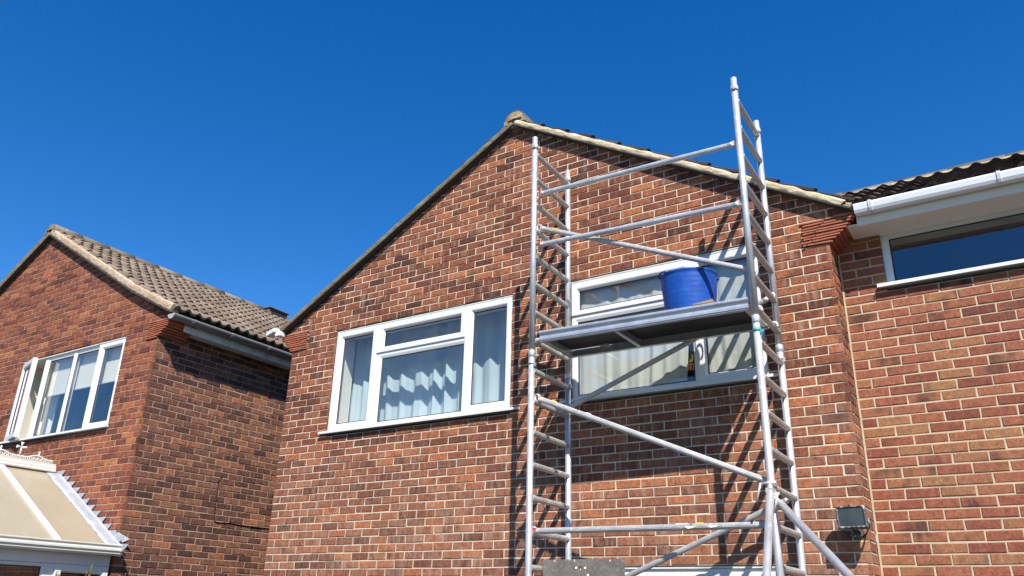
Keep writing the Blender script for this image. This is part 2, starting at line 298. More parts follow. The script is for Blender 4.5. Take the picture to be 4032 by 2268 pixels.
# ------------------------------------------------------------------ mesh helpers
BASE = {}
def root(name, loc, label, cat, group=None, kind=None):
    o = D.objects.new(name, None); COL.objects.link(o)
    o.empty_display_size = 0.2; o.location = (loc[0], loc[1], loc[2] + GZ); BASE[o] = Vector(loc)
    o['label'] = label; o['category'] = cat
    if group: o['group'] = group
    if kind: o['kind'] = kind
    return o
class MB:
    def __init__(s): s.v = []; s.f = []; s.mi = []; s.tint = []; s.smooth = []; s.cur = 0; s.t = (0.5, 0.5, 0.5); s.sm = False
    def face(s, idx): s.f.append(idx); s.mi.append(s.cur); s.tint.append(s.t); s.smooth.append(s.sm)
    def add(s, verts, faces):
        n = len(s.v); s.v += [tuple(p) for p in verts]
        for f in faces: s.face([i + n for i in f])
    def hexa(s, p):    # 8 corners: bottom ring then top ring
        s.add(p, [(0, 3, 2, 1), (4, 5, 6, 7), (0, 1, 5, 4), (1, 2, 6, 5), (2, 3, 7, 6), (3, 0, 4, 7)])
    def box(s, a, b):
        x0, y0, z0 = a; x1, y1, z1 = b
        x0, x1 = min(x0, x1), max(x0, x1); y0, y1 = min(y0, y1), max(y0, y1); z0, z1 = min(z0, z1), max(z0, z1)
        s.hexa([(x0, y0, z0), (x1, y0, z0), (x1, y1, z0), (x0, y1, z0), (x0, y0, z1), (x1, y0, z1), (x1, y1, z1), (x0, y1, z1)])
    def obox(s, c, ax, ay, az):     # oriented box from centre and half axes
        c = Vector(c); ax = Vector(ax); ay = Vector(ay); az = Vector(az)
        s.hexa([c - ax - ay - az, c + ax - ay - az, c + ax + ay - az, c - ax + ay - az, c - ax - ay + az, c + ax - ay + az, c + ax + ay + az, c - ax + ay + az])
    def tube(s, pts, r, n=14, flute=0.0, cap=True):
        pts = [Vector(p) for p in pts]; rr = r if isinstance(r, (list, tuple)) else [r] * len(pts)
        rings = []; up = None; old = s.sm
        for i, p in enumerate(pts):
            d = (pts[min(i + 1, len(pts) - 1)] - pts[max(i - 1, 0)]).normalized()
            if up is None:
                up = Vector((0, 0, 1)) if abs(d.z) < 0.9 else Vector((0, 1, 0))
            a = d.cross(up).normalized(); bb = a.cross(d).normalized(); up = bb
            ring = []
            for k in range(n):
                th = 2 * math.pi * k / n; q = rr[i] * (1 - (flute if k % 2 else 0))
                ring.append(p + a * math.cos(th) * q + bb * math.sin(th) * q)
            rings.append(ring)
        base = len(s.v); s.v += [tuple(q) for ring in rings for q in ring]
        s.sm = flute == 0
        for i in range(len(pts) - 1):
            for k in range(n):
                k2 = (k + 1) % n
                s.face([base + i * n + k, base + i * n + k2, base + (i + 1) * n + k2, base + (i + 1) * n + k])
        s.sm = False
        if cap:
            s.face([base + k for k in range(n)][::-1]); s.face([base + (len(pts) - 1) * n + k for k in range(n)])
        s.sm = old
    def prism(s, poly, fn, d0, d1):   # poly of 2D points, fn(u, v, d) -> 3D
        n = len(poly); vs_ = [fn(u, v, d0) for u, v in poly] + [fn(u, v, d1) for u, v in poly]
        s.add(vs_, [tuple(range(n))[::-1], tuple(range(n, 2 * n))] + [(i, (i + 1) % n, (i + 1) % n + n, i + n) for i in range(n)])
    def loops(s, loops, close_first=False, close_last=False):
        n = len(loops[0]); b0 = len(s.v); s.v += [tuple(p) for l in loops for p in l]
        for i in range(len(loops) - 1):
            for k in range(n):
                k2 = (k + 1) % n; s.face([b0 + i * n + k, b0 + i * n + k2, b0 + (i + 1) * n + k2, b0 + (i + 1) * n + k])
        if close_first: s.face([b0 + k for k in range(n)][::-1])
        if close_last: s.face([b0 + (len(loops) - 1) * n + k for k in range(n)])
    def build(s, name, mats, parent=None, bevel=0.0, label=None, cat=None, group=None, kind=None, seg=2, fixn=True):
        me = D.meshes.new(name); 
        if parent is not None: off = BASE[parent]; add = Vector((0, 0, 0))
        else: off = Vector((0, 0, -GZ))
        me.from_pydata([(p[0] - off.x, p[1] - off.y, p[2] - off.z) for p in s.v], [], s.f)
        mats = mats if isinstance(mats, (list, tuple)) else [mats]
        for m_ in mats: me.materials.append(M[m_] if isinstance(m_, str) else m_)
        me.polygons.foreach_set('material_index', s.mi); me.polygons.foreach_set('use_smooth', s.smooth)
        if any(t != (0.5, 0.5, 0.5) for t in s.tint):
            a = me.attributes.new('tint', 'FLOAT_COLOR', 'FACE'); fl = []
            for t in s.tint: fl += [t[0], t[1], t[2], 1.0]
            a.data.foreach_set('color', fl)
        if fixn:
            import bmesh
            bm = bmesh.new(); bm.from_mesh(me); bmesh.ops.recalc_face_normals(bm, faces=bm.faces); bm.to_mesh(me); bm.free()
        me.update()
        o = D.objects.new(name, me); COL.objects.link(o)
        if parent is not None:
            o.parent = parent; BASE[o] = BASE[parent]
        else: BASE[o] = Vector((0, 0, -GZ))
        if bevel:
            bv = o.modifiers.new('edge', 'BEVEL'); bv.width = bevel; bv.segments = seg; bv.limit_method = 'ANGLE'; bv.angle_limit = math.radians(40)
        if label: o['label'] = label
        if cat: o['category'] = cat
        if group: o['group'] = group
        if kind: o['kind'] = kind
        return o
R = random.random
def U(a, b): return a + (b - a) * R()

def clip_poly(poly, planes):
    for (a, b, c) in planes:      # keep a*u + b*v <= c
        out = []
        for i in range(len(poly)):
            p, q = poly[i], poly[(i + 1) % len(poly)]
            dp, dq = a * p[0] + b * p[1] - c, a * q[0] + b * q[1] - c
            if dp <= 0: out.append(p)
            if dp * dq < 0:
                k = dp / (dp - dq); out.append((p[0] + (q[0] - p[0]) * k, p[1] + (q[1] - p[1]) * k))
        poly = out
        if len(poly) < 3: return []
    return poly
def area(p): return abs(sum(p[i][0] * p[(i + 1) % len(p)][1] - p[(i + 1) % len(p)][0] * p[i][1] for i in range(len(p)))) / 2

def brick_wall(name, parent, mats, fn, u0, u1, k0, k1, zoff=0.0, planes=(), holes=(), start_full=0, mid=None, joint=0.0105, dark_bias=1.0, flip=False, b0=None, b1=None):
    """Real stretcher-bond brickwork: every brick a chamfered block standing 4 mm proud of the joints.
       fn(u, v, d): d is the depth behind the face. Courses are 75 mm, bricks 225 mm. One mesh for the wall."""
    mb = MB(); C_ = 0.075; b0 = u0 if b0 is None else b0; b1 = u1 if b1 is None else b1
    for k in range(k0, k1):
        v0, v1 = k * C_ + zoff, (k + 1) * C_ + zoff
        cuts = [u0]
        full = (k % 2) == start_full
        if mid is None:
            x = b0 + (0.22 if full else 0.1075)
            while x > u0 + 0.26: x -= 0.225
            while x < u1 - 0.04:
                if x > u0 + 0.03: cuts.append(x)
                x += 0.225
            cuts.append(u1)
        else:
            x = b0 + (0.22 if full else 0.1075)
            while x > u0 + 0.26: x -= 0.225
            while x < mid + (0.1 if full else 0):
                if x > u0 + 0.03: cuts.append(x)
                x += 0.225
            right = [u1]; x = b1 - (0.1075 if full else 0.22)
            while x < u1 - 0.26: x += 0.225
            while x > cuts[-1] + 0.07: right.append(x); x -= 0.225
            cuts += right[::-1]
        segs = [(cuts[i], cuts[i + 1]) for i in range(len(cuts) - 1)]
        hs = [h for h in holes if h[2] < v1 - 0.02 and h[3] > v0 + 0.02]
        for (a, b, _, _) in hs:
            ns = []
            for (p, q) in segs:
                if q <= a + 0.005 or p >= b - 0.005:
                    if 0 <= a - q < 0.045: q = a + joint / 2
                    if 0 <= p - b < 0.045: p = b - joint / 2
                    ns.append((p, q)); continue
                if a - p > 0.03: ns.append((p, a + joint / 2))
                if q - b > 0.03: ns.append((b - joint / 2, q))
            segs = ns
        # bedding mortar strip, split round the openings
        strips = [(u0 - 0.0, u1 + 0.0)]
        for (a, b, _, _) in hs:
            strips = [s_ for (p, q) in strips for s_ in (((p, min(q, a)) if p < a else None), ((max(p, b), q) if q > b else None)) if s_]
        mb.cur = 1; mb.t = (0.4, 0.4, 0.4)
        for (p, q) in strips:
            pl = clip_poly([(p, v0), (q, v0), (q, v1), (p, v1)], planes(None) if callable(planes) else planes)
            if pl:
                wob = 0.0045
                mb.add([fn(u, v, wob) for u, v in pl], [tuple(range(len(pl)))])
        mb.cur = 0
        for (p, q) in segs:
            j = joint / 2
            a_, b_ = p + (j if p > u0 + 1e-4 else 0), q - (j if q < u1 - 1e-4 else 0)
            jit = lambda: U(-0.0026, 0.0026)
            pl = [(a_ + jit(), v0 + j + jit()), (b_ + jit(), v0 + j + jit()), (b_ + jit(), v1 - j + jit()), (a_ + jit(), v1 - j + jit())]
            if p <= u0 + 1e-4: pl[0] = (u0, pl[0][1]); pl[3] = (u0, pl[3][1])
            if q >= u1 - 1e-4: pl[1] = (u1, pl[1][1]); pl[2] = (u1, pl[2][1])
            pl = clip_poly(pl, planes((p + q) / 2) if callable(planes) else planes)
            if not pl or area(pl) < 0.0006: continue
            cx = sum(u for u, v in pl) / len(pl); cy = sum(v for u, v in pl) / len(pl)
            mb.t = (min(1, max(0, random.betavariate(1.5, 1.5) ** dark_bias)), R(), R())
            dd = U(-0.0022, 0.0016); ch = 0.004
            rings = []
            def inset(amount): 
                o = []
                for (u, v) in pl:
                    du, dv = cx - u, cy - v
                    o.append((u + math.copysign(min(amount, abs(du) * 0.5), du), v + math.copysign(min(amount, abs(dv) * 0.5), dv)))
                return o
            L0 = [fn(u, v, 0.03) for u, v in pl]; L1 = [fn(u, v, 0.0022 + dd) for u, v in pl]; L2 = [fn(u, v, dd) for u, v in inset(ch)]
            mb.loops([L0, L1, L2], close_last=True)
    return mb.build(name, mats, parent, fixn=True)

def ring_loops(mb, outer, inner, fn, prof):
    """mitred frame: prof is a list of (t, depth), t=0 on the outer edge and 1 on the inner edge"""
    (a0, b0, c0, d0), (a1, b1, c1, d1) = outer, inner    # (x0, x1, z0, z1)
    L = []
    for t, dep in prof:
        x0, x1, z0, z1 = a0 + (a1 - a0) * t, b0 + (b1 - b0) * t, c0 + (c1 - c0) * t, d0 + (d1 - d0) * t
        L.append([fn(x0, z0, dep), fn(x1, z0, dep), fn(x1, z1, dep), fn(x0, z1, dep)])
    mb.loops(L)

def make_window(parent, outer, lights, y, sign=1, frame_mat='upvc', glass='glass', fn=None, sash_proud=0.014, name='window'):
    """outer (x0,x1,z0,z1); lights: list of dict(rect, glass, sash). y is the frame face; depth runs to y+0.07"""
    if fn is None: fn = lambda x, z, d: (x, y + d, z)
    mb = MB(); x0, x1, z0, z1 = outer
    xs = sorted({x0, x1, *[v for l in lights for v in l['rect'][:2]]}); zs = sorted({z0, z1, *[v for l in lights for v in l['rect'][2:]]})
    def hole(i, j):
        cx, cz = (xs[i] + xs[i + 1]) / 2, (zs[j] + zs[j + 1]) / 2
        return any(l['rect'][0] < cx < l['rect'][1] and l['rect'][2] < cz < l['rect'][3] for l in lights)
    for i in range(len(xs) - 1):
        for j in range(len(zs) - 1):
            if hole(i, j): continue
            a, b, c, d = xs[i], xs[i + 1], zs[j], zs[j + 1]
            if b - a < 1e-5 or d - c < 1e-5: continue
            mb.add([fn(a, c, 0), fn(b, c, 0), fn(b, d, 0), fn(a, d, 0)], [(0, 1, 2, 3)])
            for (ni, nj, p, q) in ((i - 1, j, (a, c), (a, d)), (i + 1, j, (b, c), (b, d)), (i, j - 1, (a, c), (b, c)), (i, j + 1, (a, d), (b, d))):
                if ni < 0 or nj < 0 or ni >= len(xs) - 1 or nj >= len(zs) - 1 or hole(ni, nj):
                    mb.add([fn(*p, 0), fn(*q, 0), fn(*q, 0.07), fn(*p, 0.07)], [(0, 1, 2, 3)])
    win = mb.build(name, frame_mat, parent, fixn=True)
    for l in lights:
        r, g = l['rect'], l['glass']
        if g is None: continue          # a light whose leaf is swung open
        if l.get('sash', True):
            s = MB(); e = 0.002; ro = (r[0] - 0.012, r[1] + 0.012, r[2] - 0.012, r[3] + 0.012)
            ring_loops(s, ro, g, fn, [(0, -0.0005), (0, -sash_proud + 0.004), (0.05, -sash_proud), (0.70, -sash_proud), (0.80, -sash_proud + 0.003), (1.0, 0.012), (1.0, 0.02)])
            o = s.build('sash', frame_mat, win)
        else:
            s = MB(); ring_loops(s, r, g, fn, [(0, 0.0005), (0.15, 0.001), (0.9, 0.010), (1.0, 0.016)]); o = s.build('glazing_bead', frame_mat, win)
        s = MB(); gi = (g[0] + 0.009, g[1] - 0.009, g[2] + 0.009, g[3] - 0.009)
        ring_loops(s, g, gi, fn, [(0, 0.010), (0.5, 0.009), (1.0, 0.016)]); s.build('gasket', 'gasket', win)
        s = MB(); a, b, c, d = g
        s.add([fn(a, c, 0.018), fn(b, c, 0.018), fn(b, d, 0.018), fn(a, d, 0.018)], [(0, 1, 2, 3)])
        s.build('glass_pane', l.get('mat', glass), win, fixn=False)
    return win

def sill(parent, x0, x1, zt, yf, yb, h=0.022, mat='sill', fn=None):
    if fn is None: fn = lambda x, d, z: (x, d, z)
    s = MB(); prof = [(yb, zt + 0.012), (yf + 0.004, zt), (yf, zt - 0.004), (yf, zt - h), (yf + 0.012, zt - h - 0.002), (yf + 0.012, zt - h + 0.006), (yb, zt - h + 0.006)]
    n = len(prof)
    s.add([fn(x0, y, z) for y, z in prof] + [fn(x1, y, z) for y, z in prof], [tuple(range(n)), tuple(range(n, 2 * n))[::-1]] + [(i, (i + 1) % n, (i + 1) % n + n, i + n) for i in range(n)])
    return s.build('sill', mat, parent)

def room(parent, x0, x1, z0, z1, yw, depth, hx0, hx1, hz0, hz1, reveal=0.20, y_in=0.075):
    """plastered reveal round an opening and the dark room behind it"""
    s = MB(); a = yw + y_in; b = a + reveal
    s.loops([[(hx0, a, hz0), (hx1, a, hz0), (hx1, a, hz1), (hx0, a, hz1)], [(hx0, b, hz0), (hx1, b, hz0), (hx1, b, hz1), (hx0, b, hz1)],
             [(x0, b + 0.001, z0), (x1, b + 0.001, z0), (x1, b + 0.001, z1), (x0, b + 0.001, z1)]])
    s.build('window_reveal', 'plaster', parent, fixn=False)
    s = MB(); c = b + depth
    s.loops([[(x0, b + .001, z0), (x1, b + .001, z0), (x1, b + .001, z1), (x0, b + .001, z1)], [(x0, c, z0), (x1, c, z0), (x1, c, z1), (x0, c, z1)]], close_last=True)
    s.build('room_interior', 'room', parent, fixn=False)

def curtain(name, x0, x1, z0, z1, y, folds, amp, seed, mat, label, group=None, slant=(0, 0), rumple=0.0):
    rnd = random.Random(seed); nx, nz_ = int(folds * 14), 16; mb = MB(); mb.sm = True
    ph = [rnd.uniform(0, 6.28) for _ in range(6)]
    vs_ = []
    for j in range(nz_ + 1):
        t = j / nz_
        for i in range(nx + 1):
            s = i / nx; x = x0 + (x1 - x0) * s + (slant[0] * (1 - s) + slant[1] * s) * (1 - t)
            wv = noise.noise(Vector((s * 4.3, seed, 0.5))); am = max(0.25, 0.85 + 1.1 * noise.noise(Vector((s * folds * 0.55, seed, 3.1))))
            th = (s + 0.035 * wv) * folds * 2 * math.pi
            spread = 0.55 + 0.45 * (1 - t)
            d = amp * am * spread * (math.sin(th + 0.9 * math.sin(2.3 * s * 6.28 + ph[0]) + 0.25 * math.sin(t * 4 + ph[1])) + 0.35 * math.sin(2.1 * th + ph[2] + t) + 0.3 * math.sin(0.47 * th + ph[3]))
            d += rumple * noise.noise(Vector((x * 6, t * 5, seed)))
            vs_.append((x, y + d, z0 + (z1 - z0) * t))
    fs = [(j * (nx + 1) + i, j * (nx + 1) + i + 1, (j + 1) * (nx + 1) + i + 1, (j + 1) * (nx + 1) + i) for j in range(nz_) for i in range(nx)]
    mb.add(vs_, fs)
    o = mb.build(name, mat, None, label=label, cat='curtain', group=group, fixn=False)
    so_ = o.modifiers.new('thickness', 'SOLIDIFY'); so_.thickness = 0.003
    return o

def tiled_slope(parent, E, A, S, length, height, pitch=0.15, gauge=0.335, roll=0.026, lip=0.022, mat='tile_buff', under=True, seed=1, per=2):
    """interlocking rolled tiles laid in courses: E lowest corner, A along the eaves, S up the slope"""
    rnd = random.Random(seed); mb = MB(); E = Vector(E); A = Vector(A).normalized(); S = Vector(S).normalized(); Nn = A.cross(S).normalized()
    if Nn.z < 0: Nn = -Nn
    rows = int(math.ceil(height / gauge)); n = 8; cols = int(length / pitch)
    def prof(f): c = 0.5 + 0.5 * math.cos(2 * math.pi * (f - 0.30)); return roll * c ** 1.7
    for r in range(rows):
        s0, s1 = r * gauge, min((r + 1) * gauge + 0.05, height)
        off = rnd.uniform(-.004, .004)
        for c in range(cols):
            if c % per == 0: dz = rnd.uniform(-.002, .004); ds = rnd.uniform(-.006, .006); tt = (rnd.random(), rnd.random(), rnd.random())
            mb.t = tt; lo, lo2, hi = [], [], []
            for i in range(n + 1):
                u = (c + i / n) * pitch + off; hgt = prof(i / n)
                lo.append(E + A * u + S * (s0 + ds) + Nn * (hgt + 0.034 + dz))
                lo2.append(E + A * u + S * (s0 + ds + 0.004) + Nn * (hgt * 0.92 + 0.034 + dz - lip))
                hi.append(E + A * u + S * s1 + Nn * (hgt + 0.0 + (0.004 if s1 < height else 0)))
            b0 = len(mb.v); mb.v += [tuple(p) for p in lo2 + lo + hi]; m_ = n + 1
            for i in range(n):
                mb.sm = False; mb.face([b0 + i, b0 + i + 1, b0 + m_ + i + 1, b0 + m_ + i])
                mb.sm = True; mb.face([b0 + m_ + i, b0 + m_ + i + 1, b0 + 2 * m_ + i + 1, b0 + 2 * m_ + i])
            mb.sm = False
            if c == 0 or c == cols - 1:     # closed ends of the outermost tiles
                i = 0 if c == 0 else n
                q = lo2[i]; top = hi[i] - Nn * lip
                mb.add([q, lo[i], hi[i], top], [(0, 1, 2, 3)])
            # tile underside
            mb.add([lo2[0], lo2[n], hi[n] - Nn * 0.02, hi[0] - Nn * 0.02], [(0, 1, 2, 3)])
    return mb.build('tile_slope', mat, parent, fixn=False)

def rough_strip(parent, name, P0, P1, h, depth, mat, seed, rag=0.008, out=Vector((0, -1, 0)), nseg=60, top_steps=None):
    """lumpy mortar bed running from P0 to P1 (lower edge), height h square to the run"""
    P0, P1 = Vector(P0), Vector(P1); d = (P1 - P0).normalized(); up = Vector((0, 0, 1)); nn = (up - d * up.dot(d)).normalized()
    mb = MB(); L = (P1 - P0).length; rows = 5; vs_ = []
    for i in range(nseg + 1):
        t = i / nseg; p = P0 + d * (L * t)
        hh = h if not callable(h) else h(L * t)
        for j in range(rows + 1):
            f = j / rows
            q = p + nn * (hh * f + (rag * noise.noise(Vector((L * t * 9, f * 3, seed))) if j in (0, rows) else 0))
            bul = 0.006 * math.sin(math.pi * f) + rag * noise.noise(Vector((L * t * 14, f * 4 + 9, seed)))
            vs_.append(q + out * bul)
        vs_.append(p + nn * hh - out * depth); vs_.append(p - out * depth)
    m_ = rows + 3; mb.sm = True
    fs = [(i * m_ + j, i * m_ + (j + 1) % m_, (i + 1) * m_ + (j + 1) % m_, (i + 1) * m_ + j) for i in range(nseg) for j in range(m_)]
    mb.add(vs_, fs); mb.sm = False
    mb.face([j for j in range(m_)]); mb.face([nseg * m_ + j for j in range(m_)][::-1])
    return mb.build(name, mat, parent)

def corbel(parent, xl, xr0, xr1, z0, z1, y0, y1, rows, seed, ragged=True):
    """stack of thin clay creasing tiles stepping outwards under the verge"""
    rnd = random.Random(seed); mb = MB(); sgn = 1 if xr1 > xr0 else -1; h = (z1 - z0) / rows; th = h * 0.55
    for i in range(rows):
        t = i / (rows - 1); x1 = xr0 + (xr1 - xr0) * min(1, t * 1.25) + rnd.uniform(-.004, .004)
        x0 = xl + rnd.uniform(-.012, .012)
        za = z0 + i * h; mb.cur = 0
        cutx = xl + (xr0 - xl) * (0.15 + 0.6 * t) + rnd.uniform(-.02, .02); dz = rnd.uniform(-.002, .002)
        for (a, b) in ((x0, cutx - 0.004 * sgn), (cutx + 0.004 * sgn, x1)):
            sag = rnd.uniform(-.003, .003); yo = y0 + rnd.uniform(-.006, .003)
            mb.obox(((a + b) / 2, (yo + y1) / 2, za + th / 2 + dz), ((b - a) / 2, 0, sag), (0, (y1 - yo) / 2, 0), (0, 0, th / 2))
        mb.cur = 1; mb.obox(((x0 + x1 - 0.02 * sgn) / 2, (y0 + 0.012 + y1) / 2, za + th + (h - th) / 2), ((x1 - 0.02 * sgn - x0) / 2, 0, 0), (0, (y1 - y0 - 0.012) / 2, 0), (0, 0, (h - th) / 2 + 0.001))
    return mb.build('corbel', ['terracotta', 'bed_mortar'], parent, bevel=0.002, seg=1)

# ================================================================== setting
s = MB(); s.add([(-1500, -1500, -GZ - 0.004), (1500, -1500, -GZ - 0.004), (1500, 1500, -GZ - 0.004), (-1500, 1500, -GZ - 0.004)], [(0, 1, 2, 3)])
s.build('lawn', 'lawn', None, kind='structure', fixn=False)
s = MB(); s.add([(-9, -9, -GZ), (14, -9, -GZ), (14, 1.0, -GZ), (-9, 1.0, -GZ)], [(0, 1, 2, 3)])
s.build('driveway', 'paving', None, kind='structure', fixn=False)

# ================================================================== main house (gable + set-back wing)
W = 6.033; AX = 3.05; AZ = 4.459; TAN = 0.575; CO = math.cos(math.atan(TAN)); SI = math.sin(math.atan(TAN))
house = root('brick_house', (3.0, 0, -GZ), 'red brick gabled house with two white windows, standing behind the scaffold tower', 'house')
LW = (0.695, 3.053, 1.405, 2.528); RW = (3.705, 5.462, 1.405, 2.528)
DOOR = (4.02, 5.44, -GZ, -0.004)
front = lambda u, v, d: (u, d, v)
gable_planes = [(TAN, 1, AZ + 0.006 + TAN * AX), (-TAN, 1, AZ + 0.006 - TAN * AX)]
holes_main = [(LW[0] - .004, LW[1] + .004, 18 * .075, 34 * .075), (RW[0] - .004, RW[1] + .004, 18 * .075, 34 * .075),
              (5.835, 6.5, 32 * .075, 35 * .075), (-0.5, 0.245, 32 * .075, 35 * .075), (DOOR[0], DOOR[1], -GZ - 1, 0.0)]
brick_wall('gable_wall', house, ['brick_main', 'mortar_main'], front, 0.0, W, -26, 32, 0, gable_planes, holes_main, 0, 3.32)
brick_wall('gable_wall', house, ['brick_main', 'mortar_main'], front, -0.155, W + 0.19, 32, 60, 0, gable_planes, holes_main, 0, 3.32, b0=0.0, b1=W)
# brick end face between gable and wing, and the left flank
ret = lambda u, v, d: (W - d, u, v)
brick_wall('return_wall', house, ['brick_main', 'mortar_main'], ret, 0.0, 0.272, -26, 33, 0, (), (), 1)
s = MB(); s.box((-0.002, 0.03, -GZ), (0.02, 8.0, 2.6)); s.build('flank_wall', 'brick_side', house)
# wing
wing = lambda u, v, d: (u, 0.272 + d, v)
WW = (6.365, 8.60, 2.062, 2.515)
brick_wall('wing_wall', house, ['brick_wing', 'mortar_wing'], wing, W + 0.014, 9.6, -26, 34, 0, (), [(WW[0] - .003, WW[1] + .003, 27 * .075, 34 * .075 + .1)], 0, None, 0.0115, 0.8)
s = MB(); s.box((W + 0.002, 0.266, -GZ), (W + 0.015, 0.29, 2.5)); s.build('corner_pointing', 'mortar_wing', house)

# --- windows of the gable
lights = [dict(rect=(0.707, 1.293, 1.417, 2.516), glass=(0.793, 1.222, 1.480, 2.448)),
          dict(rect=(1.317, 2.467, 2.211, 2.516), glass=(1.397, 2.414, 2.266, 2.441)),
          dict(rect=(1.345, 2.488, 1.425, 2.165), glass=(1.381, 2.463, 1.444, 2.135), sash=False),
          dict(rect=(2.492, 3.041, 1.417, 2.516), glass=(2.575, 2.966, 1.492, 2.447))]
wl = make_window(house, LW, lights, 0.028)
sill(wl, 0.622, 3.165, 1.396, -0.048, 0.09, 0.024)
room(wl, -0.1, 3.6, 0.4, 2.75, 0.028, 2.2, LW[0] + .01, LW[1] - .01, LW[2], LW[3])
lights = [dict(rect=(3.717, 4.868, 2.211, 2.516), glass=(3.780, 4.805, 2.254, 2.442)),
          dict(rect=(3.735, 4.880, 1.425, 2.165), glass=(3.762, 4.853, 1.445, 2.135), sash=False),
          dict(rect=(4.892, 5.450, 1.417, 2.516), glass=(4.968, 5.375, 1.486, 2.445))]
wr = make_window(house, RW, lights, 0.028)
sill(wr, 3.622, 5.546, 1.396, -0.048, 0.09, 0.024)
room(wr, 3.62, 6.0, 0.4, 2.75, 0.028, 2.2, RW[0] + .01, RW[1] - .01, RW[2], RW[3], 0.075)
# --- grey drip trims above both windows, lintel shadow gap
for (a, b, _, d) in (LW, RW):
    s = MB(); s.box((a - 0.004, 0.012, d + 0.001), (b + 0.004, 0.05, d + 0.014)); s.build('head_trim', 'fascia_white', house)
# --- patio door head at the bottom edge
dl = [dict(rect=(4.06, 4.86, -1.90, -0.07), glass=(4.12, 4.80, -1.80, -0.14)), dict(rect=(4.91, 5.40, -1.90, -0.07), glass=(4.96, 5.35, -1.80, -0.14))]
dw = make_window(house, (DOOR[0] + .004, DOOR[1] - .004, -GZ + .01, -0.024), dl, 0.028, name='patio_door')
s = MB(); s.box((DOOR[0], 0.012, -0.022), (DOOR[1], 0.05, -0.006)); s.build('head_trim', 'fascia_white', dw)
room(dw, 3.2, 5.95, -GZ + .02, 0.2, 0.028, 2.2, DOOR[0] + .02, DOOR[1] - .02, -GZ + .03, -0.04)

# --- roof: verges, tiles, ridge
def verge_pair(par, ax, az, yf, tipL, tipR, tanL, tanR, matL, matR, h=0.05, kink=None):
    for side, tip, tn, mt in ((-1, tipL, tanL, matL), (1, tipR, tanR, matR)):
        pts = [Vector((ax, yf, az)), Vector((tip, yf, az - tn * abs(tip - ax)))]
        if kink and side == 1: pts = [pts[0], Vector((kink[0], yf, kink[1])), Vector((tip, yf, kink[2]))]
        for a, b in zip(pts[:-1], pts[1:]):
            d = (b - a).normalized(); nn = Vector((-d.z, 0, d.x)) if side == 1 else Vector((d.z, 0, -d.x))
            if nn.z < 0: nn = -nn
            s = MB(); s.obox(((a + b) / 2) + nn * 0.004 + Vector((0, 0.14, 0)), (b - a) / 2, (0, 0.15, 0), nn * 0.004)
            s.build('undercloak', 'undercloak', par)
            rough_strip(par, 'verge_mortar', a + nn * 0.008, b + nn * 0.008, h, 0.12, mt, 3 + side, 0.011, nseg=int(40 * (b - a).length))
verge_pair(house, AX, AZ, -0.066, -0.165, 6.225, 0.5635, 0.578, 'verge_olive', 'verge_cream', 0.056)
# two roof slopes running back from the gable
Hs = 3.30 / CO
sr = Vector((-CO, 0, SI)); E_r = Vector((6.26, -0.048, AZ + 0.068 - TAN * (6.26 - AX)))
tiled_slope(house, E_r, (0, 1, 0), sr, 7.95, Hs - 0.08, 0.15, 0.332, 0.022, 0.022, 'tile_dark', seed=4)
slv = Vector((CO, 0, SI)); E_l = Vector((-0.195, -0.048, AZ + 0.068 - TAN * (AX + 0.195)))
tiled_slope(house, E_l, (0, 1, 0), slv, 7.95, Hs - 0.02, 0.15, 0.332, 0.022, 0.022, 'tile_dark', seed=5)
def ridge_run(par, P, direction, length, r, mat, seed, flat=0.8, cap='verge_cream', n=14, piece=0.45):
    rnd = random.Random(seed); P = Vector(P); d = Vector(direction).normalized(); side = d.cross(Vector((0, 0, 1))).normalized(); up = Vector((0, 0, 1))
    mb = MB(); k = int(length / piece)
    for i in range(k):
        r0 = r * (1 + rnd.uniform(-.02, .03)); z = rnd.uniform(-.006, .006); mb.t = (rnd.random(), rnd.random(), rnd.random())
        ring = lambda q, rr: [P + d * q + up * (z + rr * flat * math.sin(math.pi * j / n)) + side * rr * math.cos(math.pi * j / n) for j in range(n + 1)]
        a, b = i * piece + 0.004, (i + 1) * piece - 0.004; mb.sm = True
        b0 = len(mb.v); R0, R1 = ring(a, r0), ring(b, r0 * 0.985); mb.v += [tuple(p) for p in R0 + R1]
        for j in range(n): mb.face([b0 + j, b0 + j + 1, b0 + n + 2 + j, b0 + n + 1 + j])
        mb.sm = False; mb.face([b0 + j for j in range(n + 1)]); mb.face([b0 + n + 1 + j for j in range(n + 1)])
    o = mb.build('ridge_tiles', mat, par)
    mb = MB(); mb.sm = True; pts = []
    for ring_i in range(6):
        f = ring_i / 5
        for j in range(n + 1):
            th = math.pi * j / n; q = P + up * (r * 0.92 * f * flat * math.sin(th)) + side * (r * 0.95 * f * math.cos(th))
            pts.append(q - d * (0.012 * (1 - f) + 0.010 * noise.noise(q * 30)))
    fs = [(i * (n + 1) + j, i * (n + 1) + j + 1, (i + 1) * (n + 1) + j + 1, (i + 1) * (n + 1) + j) for i in range(5) for j in range(n)]
    mb.add(pts, fs); mb.build('ridge_end_mortar', cap, o)
    mb = MB(); mb.prism([(-r * 1.02, -0.085), (r * 1.02, -0.085), (r * 0.95, 0.012), (r * 0.5, r * flat * .8), (-r * 0.5, r * flat * .8), (-r * 0.95, 0.012)], lambda u, q, d_: tuple(P + side * u + up * q + d * d_), 0.012, 0.10); mb.build('ridge_filler', cap, o)
    mb = MB()     # bedding along both sides
    for sd in (-1, 1): mb.obox(P + d * length / 2 + side * sd * r * 0.93 - up * 0.022, d * length / 2, side * 0.02, up * 0.025)
    mb.build('ridge_bedding', cap, o); return o
ridge_run(house, (AX + 0.02, -0.075, AZ + 0.060), (0, 1, 0), 7.9, 0.118, 'tile_ridge', 2, 0.85, 'verge_cap')
